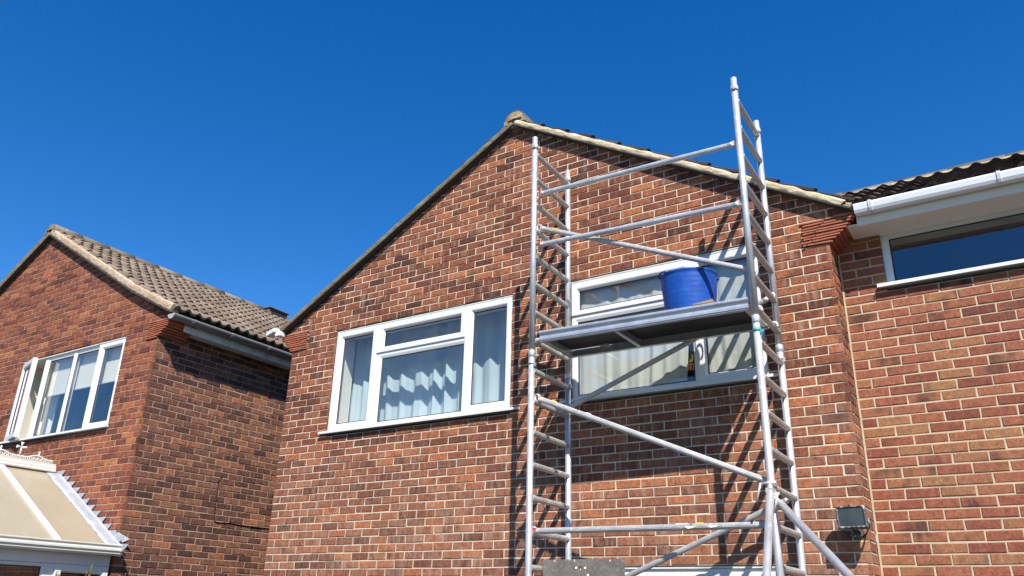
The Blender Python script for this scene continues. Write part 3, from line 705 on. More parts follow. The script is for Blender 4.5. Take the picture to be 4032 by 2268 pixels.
corbel(house, 5.835, 6.065, 6.245, 2.405, 2.622, -0.016, 0.30, 9, 3)
corbel(house, 0.24, -0.025, -0.19, 2.405, 2.640, -0.016, 0.30, 9, 5)

# --- wing eaves: soffit, fascia, gutter, roof
s = MB(); s.box((6.03, 0.012, 2.506), (9.6, 0.30, 2.520)); s.build('soffit', 'soffit', house)
s = MB(); s.box((6.255, 0.0, 2.494), (9.6, 0.020, 2.665)); s.build('fascia', 'soffit', house)
def square_gutter(par, x0, x1, y, zt, mat):
    prof = [(-0.098, 0), (-0.100, -0.012), (-0.090, -0.050), (-0.078, -0.072), (-0.012, -0.072), (-0.002, -0.06), (0, 0), (-0.004, 0), (-0.006, -0.056), (-0.014, -0.066), (-0.074, -0.066), (-0.084, -0.048), (-0.093, -0.012), (-0.093, 0)]
    s = MB(); n = len(prof); s.add([(x0, y + p, zt + q) for p, q in prof] + [(x1, y + p, zt + q) for p, q in prof], [(i, (i + 1) % n, (i + 1) % n + n, i + n) for i in range(n)])
    g = s.build('gutter', mat, par)
    s = MB(); op = prof[:7]; m_ = len(op); s.prism(op, lambda u, v, d: (x0 + d, y + u, zt + v), -0.004, 0.0); s.build('stop_end', mat, g, bevel=0.002)
    for xb in (x0 + 0.115, x0 + 0.98, x0 + 1.85, x0 + 2.7):
        s = MB(); bp = [(p - (0.005 if p < -0.05 else 0), q - 0.004) for p, q in op]; bp[0] = (-0.108, 0.006); bp[-1] = (0.0, 0.004)
        s.prism(bp, lambda u, v, d: (xb + d, y + u, zt + v), -0.013, 0.013); s.build('gutter_bracket', 'upvc', g, bevel=0.002)
    return g
square_gutter(house, 6.262, 9.6, -0.002, 2.640, 'white_gutter')
wr_s = Vector((0, CO, SI)); E_w = Vector((6.17, -0.05, 2.640))
tiled_slope(house, E_w, (1, 0, 0), wr_s, 3.4, 1.50, 0.15, 0.335, 0.028, 0.022, 'tile_dark', seed=8)
ridge_run(house, (5.1, -0.05 + 1.50 * CO + 0.03, 2.640 + 1.50 * SI + 0.004), (1, 0, 0), 4.5, 0.10, 'tile_ridge', 9, 0.62, 'verge_cream')
tiled_slope(house, (4.97, 0.25, 2.640 + 0.30 * SI / CO), (1, 0, 0), wr_s, 1.2, 1.50 - 0.30 / CO, 0.15, 0.335, 0.028, 0.022, 'tile_dark', seed=9)
s = MB(); y1 = -0.05 + 1.50 * CO; s.add([(6.0, y1, 2.6 + 1.50 * SI), (9.6, y1, 2.6 + 1.50 * SI), (9.6, y1 + 2.2, 2.55), (6.0, y1 + 2.2, 2.55)], [(0, 1, 2, 3)]); s.build('rear_slope', 'tile_dark', house, fixn=False)
wlights = [dict(rect=(6.373, 7.44, 2.070, 2.507), glass=(6.425, 7.40, 2.098, 2.466), sash=False, mat='glass_blue'), dict(rect=(7.47, 8.59, 2.070, 2.507), glass=(7.51, 8.55, 2.098, 2.466), sash=False, mat='glass_blue')]
ww = make_window(house, WW, wlights, 0.298)
sill(ww, 6.300, 8.68, 2.076, 0.218, 0.34, 0.028, 'upvc')
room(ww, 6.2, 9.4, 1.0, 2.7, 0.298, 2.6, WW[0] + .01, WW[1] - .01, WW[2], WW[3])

# ================================================================== neighbour house
NX, NY, NZ0 = -1.67, -0.67, 0.015
nb = root('brick_house', (-4.87, NY, -GZ), 'orange red brick neighbouring house with buff tiled roof and one window open, on the left', 'house')
nfront = lambda u, v, d: (u, NY + d, v)
NAX, NAZ = -4.86, 4.775; NT = 0.567
KX, KZ, TX, TZ = -2.315, 3.352, -1.43, 2.925
npl = [(-NT, 1, NAZ + 0.004 - NT * NAX), (NT, 1, NAZ + 0.004 + NT * NAX)]
kt = (KZ - TZ) / (TX - KX); kpl = (kt, 1, KZ + 0.004 + kt * KX)
tou = lambda L_: [(-a, b, c - a * NX) for a, b, c in L_]
nplanes = lambda u: tou(npl) if (u is None or NX - u < KX) else tou([kpl])
NWIN = (-4.812, -2.352, 1.640, 2.765)
nholes = [(NWIN[0] - .003, NWIN[1] + .003, 21 * .075 + NZ0 + .02, 37 * .075 + NZ0 - .03), (-1.885, -1.0, 35 * .075 + NZ0 + .001, 38 * .075 + NZ0 + .005), (-4.885, -4.655, 54 * .075 + NZ0, 56 * .075 + NZ0)]
brick_wall('gable_wall', nb, ['brick_neighbour', 'mortar_neighbour'], lambda u, v, d: (NX - u, NY + d, v), 0.0, 6.4, -26, 35, NZ0, [], [(NX - h[1], NX - h[0], h[2], h[3]) for h in nholes], 0)
brick_wall('gable_wall', nb, ['brick_neighbour', 'mortar_neighbour'], lambda u, v, d: (NX - u, NY + d, v), -0.215, 6.4, 35, 64, NZ0, nplanes, [(NX - h[1], NX - h[0], h[2], h[3]) for h in nholes], 0, b0=0.0)
brick_wall('side_wall', nb, ['brick_side', 'mortar_neighbour'], lambda u, v, d: (NX - d, NY + u, v), 0.0, 5.6, -26, 37, NZ0, [], [], 1)
s = MB()     # terracotta air brick
a0, a1, b0, b1 = -4.868, -4.672, 54 * .075 + NZ0 + .012, 56 * .075 + NZ0 - .014
q = MB(); q.box((a0 - .02, NY + .006, b0 - .02), (a1 + .02, NY + .0345, b0 - .006)); q.box((a0 - .02, NY + .006, b1 + .006), (a1 + .02, NY + .0345, b1 + .02)); q.box((a0 - .02, NY + .006, b0 - .006), (a0 - .0065, NY + .0345, b1 + .006)); q.box((a1 + .0065, NY + .006, b0 - .006), (a1 + .02, NY + .0345, b1 + .006)); q.build('air_brick_bedding', 'mortar_main', nb)
s.box((a0, NY + .035, b0), (a1, NY + .04, b1))
for i in range(10): x = a0 + (a1 - a0) * i / 9; s.box((x - .0065, NY - .002, b0), (x + .0065, NY + .035, b1))
for j in range(6): z = b0 + (b1 - b0) * j / 5; s.box((a0 - .006, NY + .001, z - .0055), (a1 + .006, NY + .034, z + .0055))
s.build('air_brick', 'terracotta', nb)
# window: open casement, two fixed lights, closed casement
fy = NY + 0.026
nl = [dict(rect=(-4.795, -4.235, 1.652, 2.753), glass=None), dict(rect=(-4.175, -3.535, 1.652, 2.753), glass=(-4.120, -3.560, 1.668, 2.710), sash=False, mat='glass_blue'),
      dict(rect=(-3.490, -2.945, 1.652, 2.753), glass=(-3.465, -2.965, 1.668, 2.710), sash=False, mat='glass_blue'), dict(rect=(-2.925, -2.364, 1.652, 2.753), glass=(-2.832, -2.432, 1.716, 2.688), mat='glass_blue')]
wn_ = make_window(nb, NWIN, nl, fy)
sill(wn_, -4.90, -2.325, 1.634, NY - 0.052, NY + 0.09, 0.024, 'upvc')
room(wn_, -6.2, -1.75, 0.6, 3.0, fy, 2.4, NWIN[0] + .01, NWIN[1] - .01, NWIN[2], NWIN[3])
# the open leaf hinged on its left edge
hx, hy, th = -4.800, fy - 0.004, math.radians(15)
fo = lambda x, z, d: (hx + math.cos(th) * (x + 0) + math.sin(th) * d, hy - math.sin(th) * x + math.cos(th) * d, z)
def leaf():
    s = MB(); o_, g_ = (0.0, 0.57, 1.645, 2.745), (0.085, 0.485, 1.735, 2.660)
    ring_loops(s, o_, g_, fo, [(0, 0.045), (0, -0.010), (0.05, -0.014), (0.7, -0.014), (0.8, -0.011), (1, 0.010), (1, 0.03), (0, 0.045)])
    lf = s.build('open_casement', 'upvc', wn_)
    s = MB(); gi = (g_[0] + .008, g_[1] - .008, g_[2] + .008, g_[3] - .008); ring_loops(s, g_, gi, fo, [(0, 0.010), (.5, .009), (1, .016)]); s.build('gasket', 'gasket', wn_)
    s = MB(); a, b, c, d = g_; s.add([fo(a, c, .018), fo(b, c, .018), fo(b, d, .018), fo(a, d, .018)], [(0, 1, 2, 3)]); s.build('glass_pane', 'glass_blue', wn_, fixn=False)
leaf()
s = MB(); s.box((NWIN[0], NY + .006, 2.766), (NWIN[1], NY + .05, 2.778)); s.build('head_trim', 'fascia_white', nb)
# verges, roof, ridge
verge_pair(nb, NAX, NAZ, NY - 0.066, -8.35, TX, NT, NT, 'verge_olive', 'verge_pink', 0.100, (KX, KZ, TZ))
a_ = Vector((TX - 0.01, 0, TZ + 0.045)); apx = Vector((NAX, 0, NAZ + 0.075)); sv = (apx - a_); nh = sv.length
tiled_slope(nb, (a_.x + 0.060, NY - 0.045, a_.z - 0.026), (0, 1, 0), sv, 6.3, nh - 0.02, 0.15, 0.335, 0.040, 0.030, 'tile_buff', seed=11)
svl = Vector((-(a_.x - apx.x) , 0, apx.z - a_.z)); svl = Vector((1.0, 0, svl.z / abs(svl.x)))
tiled_slope(nb, (NAX - (a_.x - NAX), NY - 0.05, a_.z), (0, 1, 0), svl, 6.3, nh - 0.02, 0.15, 0.335, 0.030, 0.024, 'tile_buff', seed=12)
rg = ridge_run(nb, (NAX, NY - 0.075, NAZ + 0.082), (0, 1, 0), 4.15, 0.125, 'tile_ridge', 5, 0.8, 'verge_olive')
# ridge vent block at the far end
s = MB(); vy = 3.42
s.box((NAX - .13, vy, NAZ + .05), (NAX + .13, vy + .46, NAZ + .17)); s.build('ridge_vent', 'tile_buff', nb, bevel=0.01)
s = MB(); s.box((NAX + .131, vy + .06, NAZ + .085), (NAX + .136, vy + .41, NAZ + .15)); s.build('vent_slot', 'gasket', nb)
s = MB(); s.box((NAX - .16, vy - .02, NAZ + .17), (NAX + .17, vy + .48, NAZ + .19)); s.build('vent_cap', 'tile_buff', nb, bevel=0.006)
corbel(nb, -1.885, -1.675, -1.455, 2.655, 2.885, NY - 0.018, NY + 0.36, 9, 14)
# eaves along the flank: soffit, fascia, half-round gutter
s = MB(); s.box((-1.66, NY + 0.30, 2.772), (-1.475, 5.0, 2.784)); s.build('soffit', 'fascia_white', nb)
s = MB(); s.box((-1.478, NY + 0.20, 2.755), (-1.458, 5.0, 2.885)); s.build('fascia', 'fascia_white', nb)
def round_gutter(par, x, y0, y1, zc, r, mat):
    n = 12; s = MB(); s.sm = True; L = []
    for y in (y0, y1):
        out = [(x + r * math.cos(math.pi + math.pi * i / n), y, zc + r * math.sin(math.pi + math.pi * i / n)) for i in range(n + 1)]
        inn = [(x + (r - .004) * math.cos(2 * math.pi - math.pi * i / n), y, zc + (r - .004) * math.sin(2 * math.pi - math.pi * i / n)) for i in range(n + 1)]
        L.append(out + inn)
    s.loops(L); g = s.build('gutter', mat, par)
    s = MB(); s.prism([(x + (r + .002) * math.cos(math.pi + math.pi * i / n), zc + (r + .002) * math.sin(math.pi + math.pi * i / n)) for i in range(n + 1)], lambda u, v, d: (u, y0 + d, v), -0.012, 0.004)
    s.build('stop_end', 'zinc', g, bevel=0.003)
    for yb in (-0.43, 0.16, 0.775, 1.38):
        s = MB(); s.sm = True
        for dy in (-0.016, 0.012):
            s.tube([(x + (r + .004) * math.cos(math.pi + math.pi * i / n), yb + dy, zc + (r + .004) * math.sin(math.pi + math.pi * i / n)) for i in range(n + 1)] , 0.006, 6)
        s.build('gutter_bracket', 'grey_gutter', g)
    return g
round_gutter(nb, -1.398, NY - 0.045, 5.0, 2.900, 0.063, 'grey_gutter')
# lower rear corner of the neighbour, closing the body of the house
s = MB(); s.box((-8.0, 5.0, -GZ), (-1.70, 5.2, 2.9)); s.build('rear_wall', 'brick_side', nb)

# blinds and curtains (each hangs on its own)
curtain('curtain', 0.30, 3.30, 0.9, 2.62, 0.345, 15, 0.032, 11, 'curtain_blue', 'pale blue grey curtain drawn across the left gable window', rumple=0.02)
curtain('curtain', 3.725, 4.840, 1.415, 2.500, 0.113, 7, 0.0085, 21, 'curtain_cream', 'cream embroidered curtain behind the scaffold, left panel of the right gable window', 'cream curtains', (0, -0.09), 0.010)
curtain('curtain', 4.855, 5.445, 1.415, 2.500, 0.113, 4, 0.0085, 31, 'curtain_cream', 'cream embroidered curtain beside the blue tub, right panel of the right gable window', 'cream curtains', (0.02, 0), 0.010)
def roller(name, x0, x1, z0, z1, y, label):
    s = MB(); s.box((x0, y, z0), (x1, y + .003, z1)); o = s.build(name, 'blind', None, label=label, cat='blind', group='roller blinds of the neighbour')
    s = MB(); s.box((x0, y - .006, z0 - .014), (x1, y + .008, z0 + .008)); s.build('hem_bar', 'upvc', o, bevel=.003)
    s = MB(); s.tube([(x0, y + .02, z1), (x1, y + .02, z1)], .02, 10); s.build('roller_tube', 'upvc', o)
roller('roller_blind', -4.40, -3.70, 2.245, 2.80, NY + .125, 'off white roller blind beside the open casement of the neighbouring window')
roller('roller_blind', -3.67, -3.10, 2.262, 2.80, NY + .125, 'off white roller blind in the middle of the neighbouring window')
roller('roller_blind', -3.07, -2.42, 2.268, 2.80, NY + .125, 'off white roller blind nearest the right jamb of the neighbouring window')
curtain('curtain', -4.95, -4.15, 1.2, 2.9, NY + .30, 6, .03, 41, 'blind', 'white curtain bunched behind the neighbouring window next to the open casement')

# ================================================================== conservatory against the neighbour
cs = root('conservatory', (-2.4, -2.0, -GZ), 'white conservatory with beige roof panels and spiked ridge cresting, in the bottom left corner', 'conservatory')
yw = NY - 0.004; RX, RZ, EX, EZ = -3.18, 1.10, -1.60, 0.215; sl_ = (RZ - EZ) / (EX - RX); ye = -4.2
rz = lambda x: RZ - sl_ * (x - RX)
sd = Vector((EX - RX, 0, EZ - RZ)).normalized(); sn = Vector((-sd.z, 0, sd.x)); 
if sn.z < 0: sn = -sn
ybars = [yw - 0.10, -1.385, -2.09, -2.80, -3.50, ye]
for a, b in zip(ybars[:-1], ybars[1:]):
    c0 = Vector((RX + .02, (a + b) / 2, rz(RX + .02))); c1 = Vector((EX, (a + b) / 2, rz(EX)))
    s = MB(); s.obox((c0 + c1) / 2, (c1 - c0) / 2, (0, (a - b) / 2 - .006, 0), sn * .008); s.build('roof_panel', 'polycarb', cs)
    c0 = Vector((RX - .02, (a + b) / 2, rz(RX + .02))); c1 = Vector((2 * RX - EX, (a + b) / 2, rz(EX)))
    s = MB(); s.obox((c0 + c1) / 2, (c1 - c0) / 2, (0, (a - b) / 2 - .006, 0), Vector((-sn.x, 0, sn.z)) * .008); s.build('roof_panel', 'polycarb', cs)
for y in ybars[1:]:
    c0 = Vector((RX + .03, y, rz(RX + .03))) + sn * .018; c1 = Vector((EX + .012, y, rz(EX + .012))) + sn * .018
    s = MB(); s.obox((c0 + c1) / 2, (c1 - c0) / 2, (0, .030, 0), sn * .014); s.build('glazing_bar', 'upvc', cs, bevel=.006)
# ridge beam with stepped profile and lace cresting
s = MB(); prof = [(-.075, .0), (.075, .0), (.078, .02), (.066, .028), (.066, .06), (.05, .07), (.05, .10), (-.05, .10), (-.05, .07), (-.066, .06), (-.066, .028), (-.078, .02)]
s.prism(prof, lambda u, v, d: (RX + u - .03, d, RZ + .012 + v), ye, yw - .07); s.build('ridge_beam', 'cream_upvc', cs, bevel=.002)
s = MB(); zb = RZ + .112; cx = RX - .03
yy = yw - .08
def crest():
    mb = MB(); t2 = .011
    import math as m
    span = 0.42; y = yw - 0.09
    # wavy top rail, base rail and rings between them
    k = 0; pts = []
    N_ = 150; L = 3.2
    top = lambda q: .035 + .038 * (0.5 + 0.5 * m.cos(2 * m.pi * q / span)) ** 2.2
    pts = [(cx, y - L * i / N_, zb + top(L * i / N_ + 0.21)) for i in range(N_ + 1)]
    mb.tube(pts, t2, 6); mb.tube([(cx, y, zb + .008), (cx, y - L, zb + .008)], .013, 6)
    q = .03
    while q < L:
        rr = .017; cz = zb + .028
        mb.tube([(cx, y - q + rr * m.cos(2 * m.pi * i / 10), cz + rr * m.sin(2 * m.pi * i / 10)) for i in range(11)], .0085, 5, cap=False)
        q += .050
    return mb.build('ridge_cresting', 'cream_upvc', cs)
cr = crest()
def finial(y, big):
    mb = MB(); h = .155 if big else .075; z0 = zb + .05
    mb.tube([(cx, y, z0), (cx, y, z0 + h * .75)], [.012, .007], 8)
    if big:
        zc = z0 + h * .62
        for (dy, dz) in ((1, 0), (-1, 0), (0, 1)):
            mb.tube([(cx, y, zc), (cx, y + dy * .035, zc + dz * .03), (cx, y + dy * .055, zc + dz * .055)], [.008, .010, .020], 8)
    else:
        mb.tube([(cx, y, z0 + h * .6), (cx, y, z0 + h * .8), (cx, y, z0 + h)], [.007, .016, .004], 8)
    mb.build('finial', 'upvc', cs)
finial(-1.18, True); finial(-0.955, False); finial(-1.41, False); finial(-1.72, True); finial(-2.2, False)
# lead flashing: strip on the roof plus stepped upstand on the wall
mb = MB(); nst = 40; vs_ = []
for i in range(nst + 1):
    t = i / nst; x = RX + .02 + (EX + .035 - RX - .02) * t; z = rz(x)
    for j, (dy, up) in enumerate(((-.178, .012), (-.12, .020), (-.05, .018), (-.014, .022), (-.011, .034))):
        vs_.append((x + .004 * noise.noise(Vector((x * 9, j, 1))), yw + dy + .006 * noise.noise(Vector((x * 11, j, 2))), z + up + .006 * noise.noise(Vector((x * 13, j, 3)))))
mb.sm = True; mb.add(vs_, [(i * 5 + j, i * 5 + j + 1, (i + 1) * 5 + j + 1, (i + 1) * 5 + j) for i in range(nst) for j in range(4)])
fl = mb.build('lead_flashing', 'lead', cs, fixn=False); so_ = fl.modifiers.new('thickness', 'SOLIDIFY'); so_.thickness = .004
mb = MB(); k = int((EZ - NZ0) / .075) + 1
xof = lambda z: RX + (RZ - z) / sl_
while k * .075 + NZ0 < RZ + .10:
    z = k * .075 + NZ0; x = xof(z) ; j = U(-.006, .006)
    pl = [(x - .10, z - .03), (x + .05, z - .12), (x + .150 + j, z - .066), (x + .225 + j, z + U(-.004, .006)), (x + .04, z + .002)]
    mb.prism(pl, lambda u, v, d: (u, yw + d - .003 * (k % 2), v), -.009, -.002); k += 1
mb.build('stepped_flashing', 'lead', cs)
mb = MB(); q = [(EX - .08, yw - .012, EZ + .03), (NX + .012, yw - .010, EZ + .005), (NX + .012, yw - .010, EZ + .155), (EX - .16, yw - .012, EZ + .150)]
mb.add([(-1.78, yw - .014, .23), (NX + .010, yw - .012, .225), (NX + .008, yw - .010, .365), (-1.80, yw - .012, .365), (NX + .075, yw + .10, .30), (NX + .012, yw + .07, .26)], [(0, 1, 2, 3), (1, 4, 2), (1, 5, 4)])
c_ = mb.build('corner_flashing', 'lead', cs, fixn=False); so_ = c_.modifiers.new('thickness', 'SOLIDIFY'); so_.thickness = .005
# eaves gutter, eaves beam, windows
prof = [(-.03, .06), (-.03, -.02), (.0, -.045), (.05, -.05), (.085, -.03), (.085, -.005), (.098, .0), (.098, .022), (.080, .026), (.080, .05), (.092, .054), (.092, .066), (.05, .070)]
s = MB(); s.prism(prof, lambda u, v, d: (EX - .04 + u, d, EZ - .055 + v), ye, yw + .02); g = s.build('gutter', 'cream_upvc', cs, bevel=.002)
s = MB(); s.prism([(u * 1.05, v * 1.08) for u, v in prof], lambda u, v, d: (EX - .045 + u, d, EZ - .056 + v), yw - .016, yw + .028); s.build('stop_end', 'cream_upvc', g, bevel=.003)
CX = -1.70
s = MB(); s.box((CX - .06, ye, 0.0), (CX + .0, yw - .02, EZ - .06)); s.build('eaves_beam', 'upvc', cs)
cfn = lambda x, z, d: (CX - d, x, z)
win = make_window(cs, (ye, yw - .03, -1.30, -.004), [dict(rect=(-1.285, yw - .045, -1.29, -.015), glass=(-1.215, yw - .105, -1.21, -.085)), dict(rect=(-2.10, -1.40, -1.29, -.015), glass=(-2.07, -1.43, -1.26, -.04), sash=False), dict(rect=(-2.90, -2.17, -1.29, -.015), glass=(-2.87, -2.20, -1.26, -.04), sash=False), dict(rect=(ye + .05, -2.97, -1.29, -.015), glass=(ye + .08, -3.0, -1.26, -.04), sash=False)], 0, fn=cfn, sash_proud=.03)
brick_wall('dwarf_wall', cs, ['brick_neighbour', 'mortar_neighbour'], lambda u, v, d: (CX + .02 - d, u, v), ye, yw - .002, -26, -17, 0, [], [], 0)
s = MB(); s.box((2 * RX - CX, ye, -GZ), (2 * RX - CX + .08, yw - .01, .12)); s.build('far_wall', 'chair_dark', cs)
s = MB(); s.prism([(2 * RX - CX, -GZ), (CX - .08, -GZ), (CX - .08, .15), (RX, RZ - .03), (2 * RX - CX, .15)], lambda u, v, d: (u, d, v), ye, ye + .05); s.build('front_gable', 'upvc', cs)
s = MB(); s.box((-4.4, ye + .1, -GZ + .02), (CX - .1, yw - .02, -GZ + .06)); s.build('floor', 'chair_dark', cs)
s = MB(); s.box((-3.2, -3.2, -GZ + .06), (-3.12, -.75, .0)); s.build('inner_screen', 'chair_dark', cs)

# shrub whose tips reach into the bottom edge
sh = root('shrub', (-1.42, -1.05, -GZ), 'young lime green shrub growing in front of the conservatory window', 'shrub')
st = MB(); lf = MB(); rnd = random.Random(3)
for i in range(16):
    bx, by = -1.42 + rnd.uniform(-.1, .1), -1.05 + rnd.uniform(-.12, .12); tx, ty, tz = bx + rnd.uniform(-.14, .14), by + rnd.uniform(-.30, .25), rnd.uniform(-.22, .03 if i % 3 else -.05)
    P = [Vector((bx, by, -GZ)).lerp(Vector((tx, ty, tz)), k / 6) + Vector((rnd.uniform(-.012, .012), rnd.uniform(-.012, .012), 0)) for k in range(7)]
    st.tube(P, [.009, .008, .007, .006, .005, .004, .003], 6)
    for k in range(46):
        t = .35 + .65 * (k / 45); seg = min(5, int(t * 6)); p = P[seg].lerp(P[seg + 1], t * 6 - seg)
        d = Vector((rnd.uniform(-1, 1), rnd.uniform(-1, 1), rnd.uniform(-.1, .9))).normalized(); sdv = d.cross(Vector((rnd.uniform(-1, 1), rnd.uniform(-1, 1), rnd.uniform(-1, 1)))).normalized()
        L = rnd.uniform(.022, .042); wdt = L * .36
        lf.add([p, p + d * L * .45 + sdv * wdt, p + d * L, p + d * L * .45 - sdv * wdt], [(0, 1, 2, 3)])
st.build('stems', 'bark', sh); lf.build('foliage', 'leaf', sh, fixn=False)

# cable and clips on the neighbour's flank
mb = MB(); X = NX + .006
pts = [(X, .574, 1.171), (X, .552, 1.13), (X, .535, 1.084), (X, .538, .93), (X, .542, .773), (X, .548, .68), (X, .565, .612), (X, .60, .598), (X, .80, .606), (X, 1.1, .597), (X, 1.446, .603), (X, 2.2, .60)]
mb.tube([Vector(p) + Vector((0, U(-.003, .003), U(-.003, .003))) for p in pts], .0055, 8)
cb = mb.build('cable', 'cable', None, label='thin black cable clipped to the side wall of the neighbouring house', cat='cable')
for p in (pts[2], pts[4], (X, .72, .603), (X, .98, .60), (X, 1.25, .60)):
    s = MB(); s.obox(p, (.006, 0, 0), (0, .006, 0), (0, 0, .012)); s.build('clip', 'cable', cb)

# white security sensor at the left eaves of the gable
cam_r = root('security_light', (-0.2, -0.06, 2.62), 'white security sensor fixed at the left eaves corner of the main gable', 'security light')
s = MB(); s.box((-.225, -.105, 2.600), (-.135, -.02, 2.660)); s.build('base', 'upvc', cam_r, bevel=.008)
s = MB(); s.tube([(-.215, -.06, 2.655), (-.235, -.065, 2.672)], .018, 10); s.build('ball_joint', 'upvc', cam_r)
s = MB(); s.obox((-.285, -.075, 2.662), (.082, -.01, .016), (.006, .05, 0), (-.005, 0, .028)); s.build('head', 'upvc', cam_r, bevel=.010)

# black floodlight at the right end of the gable
fl = root('floodlight', (5.96, -0.02, .25), 'black rectangular floodlight with chalky frame on the brick beside the right corner', 'floodlight')
A = Vector((5.872, -.135, .362)); B = Vector((6.050, -.135, .364)); Cc = Vector((6.056, -.165, .222)); Dd = Vector((5.884, -.165, .221))
ux = (B - A).normalized(); uz = (A - Dd).normalized(); un = ux.cross(uz).normalized()
if un.y > 0: un = -un
c0 = (A + B + Cc + Dd) / 4; hw, hh = .090, .072
s = MB()
prof = [(1.0, -.05), (1.06, .0), (1.06, .012), (1.0, .016), (.90, .014), (.90, .006)]
L = []
L.append([c0 + ux * hw * .62 * a + uz * hh * .62 * b - un * .085 for a, b in ((-1, -1), (1, -1), (1, 1), (-1, 1))])
for sc_, dp in prof: L.append([c0 + ux * hw * sc_ * a + uz * hh * sc_ * b + un * dp for a, b in ((-1, -1), (1, -1), (1, 1), (-1, 1))])
s.loops(L, close_first=True); s.build('housing', 'lamp_black', fl, bevel=.002)
s = MB(); s.obox(c0 + un * .004, ux * hw * .91, uz * hh * .91, un * .003); s.build('lens', 'lamp_glass', fl)
s = MB(); s.tube([c0 - ux * .10 - un * .02, c0 - ux * .10 - un * .02 - uz * .05 + Vector((0, .03, 0)), Vector((5.90, -.01, .19)), Vector((6.02, -.01, .19)), c0 + ux * .10 - un * .02 - uz * .05 + Vector((0, .03, 0)), c0 + ux * .10 - un * .02], .006, 6); s.build('bracket', 'lamp_black', fl)
s = MB(); s.box((5.93, -.05, .165), (5.99, -.0, .215)); s.build('junction_box', 'lamp_black', fl, bevel=.006)
s = MB(); s.tube([(6.01, -.10, .225), (6.02, -.10, .195), (6.00, -.06, .18), (5.98, -.03, .185)], .006, 8); s.build('lead_wire', 'cream_upvc', fl)
s = MB(); s.tube([c0 + uz * .075 + un * .01, c0 + uz * .088 + un * .01], .007, 8); s.build('screw', 'lamp_black', fl)

# small sticker on the right window: an orange stool with a yellow shape above it
stk = root('window_sticker', (4.82, 0.044, 1.6), 'small orange and yellow sticker on the glass under the platform', 'sticker')
s = MB(); yk = .0435
def flat(poly, mat, nm):
    q = MB(); q.prism(poly, lambda u, v, d: (4.818 + u, yk + d, 1.60 + v), -.0012, .0); q.build(nm, mat, stk)
flat([(-.034, -.012), (-.030, -.024), (.032, -.020), (.036, -.006), (0, .002)], 'orange', 'stool')
for x in (-.026, .0, .026): flat([(x - .007, -.024), (x + .007, -.022), (x + .009, -.060), (x - .009, -.062)], 'orange', 'stool_leg')
flat([(-.012, .004), (.018, .010), (.036, .045), (.030, .075), (.010, .068), (.012, .040), (-.008, .026)], 'yellow', 'figure')

# ================================================================== scaffold tower
tw = root('scaffold_tower', (4.68, -0.43, -GZ), 'aluminium mobile scaffold tower with ribbed rungs and diagonal braces, against the brick gable', 'scaffold tower')
FLp, RLp, FRp, RRp = (3.765, -.77), (3.752, -.135), (5.603, -.72), (5.590, -.100)
TR = .0254
def lean(p, z): return Vector((p[0], p[1], z))
def post(p, ztop, zj, name='post', teal=False, turn=0.0):
    s = MB(); s.tube([lean(p, zj + .0), lean(p, ztop - .075)], TR, 20); o = s.build(name, 'alu', tw)
    s = MB(); s.tube([lean(p, ztop - .13), lean(p, ztop - .075), lean(p, ztop - .074), lean(p, ztop - .004), lean(p, ztop)], [TR + .003, TR + .003, TR - .001, TR - .001, TR - .006], 20); s.build('spigot', 'alu', o)
    s = MB(); s.tube([lean(p, ztop - .128), lean(p, ztop - .092)], TR + .006, 20); s.obox(lean(p, ztop - .11) + Vector((.4 * TR, -TR - .006, 0)), (.010, 0, 0), (0, .006, 0), (0, 0, .014)); s.build('spring_clip', 'zinc', o)
    # lower half of the leg, its joint collar and locking clip
    s = MB(); s.tube([lean(p, -1.70), lean(p, zj - .002)], TR, 20); l = s.build(name, 'alu', tw)
    s = MB(); s.tube([lean(p, zj - .05), lean(p, zj - .047), lean(p, zj + .002), lean(p, zj + .005)], [TR + .001, TR + .0045, TR + .0045, TR + .001], 20); s.build('joint_collar', 'alu', l)
    s = MB(); s.tube([lean(p, zj - .115), lean(p, zj - .090)], TR + .003, 20); s.obox(lean(p, zj - .105) + Vector((TR + .004, -.004, -.012)), (.006, 0, 0), (0, .012, 0), (0, 0, .016)); s.build('locking_clip', 'teal' if teal else 'zinc', l)
    return o, l
post(FLp, 3.685, 1.635); post(RLp, 3.660, 1.605); post(FRp, 3.675, 1.632, teal=True); post(RRp, 3.625, 1.590)
for p in (FLp, RLp, FRp, RRp):
    s = MB(); s.tube([(p[0], p[1], -1.76), (p[0], p[1], -1.70)], .019, 12); s.box((p[0] - .03, p[1] - .03, -1.775), (p[0] + .03, p[1] + .03, -1.76)); o = s.build('castor', 'zinc', tw)
    s = MB(); s.tube([(p[0] - .018, p[1], -1.865), (p[0] + .018, p[1], -1.865)], .085, 24); s.build('wheel', 'gasket', o)
    s = MB(); s.box((p[0] - .026, p[1] - .02, -1.865), (p[0] - .020, p[1] + .02, -1.77)); s.box((p[0] + .020, p[1] - .02, -1.865), (p[0] + .026, p[1] + .02, -1.77)); s.build('fork', 'zinc', o)
def rung(a, b, z):
    A = Vector((a[0], a[1], z)); B = Vector((b[0], b[1], z)); d = (B - A).normalized()
    s = MB(); s.tube([A + d * (TR - .003), B - d * (TR - .003)], .0235, 28, 0.075); s.tube([B - d * (TR + .004), B - d * (TR - .004)], .0252, 14); s.tube([A + d * (TR - .004), A + d * (TR + .004)], .0252, 14)
    return s.build('rung', 'alu_rung', tw)
for k in range(20):
    zl = 3.512 - .2545 * k; zr = 3.473 - .2527 * k
    if zl > -1.6: rung(FLp, RLp, zl)
    if zr > -1.6: rung(FRp, RRp, zr)
def zL(k): return 3.512 - .2545 * k
def zR(k): return 3.473 - .2527 * k
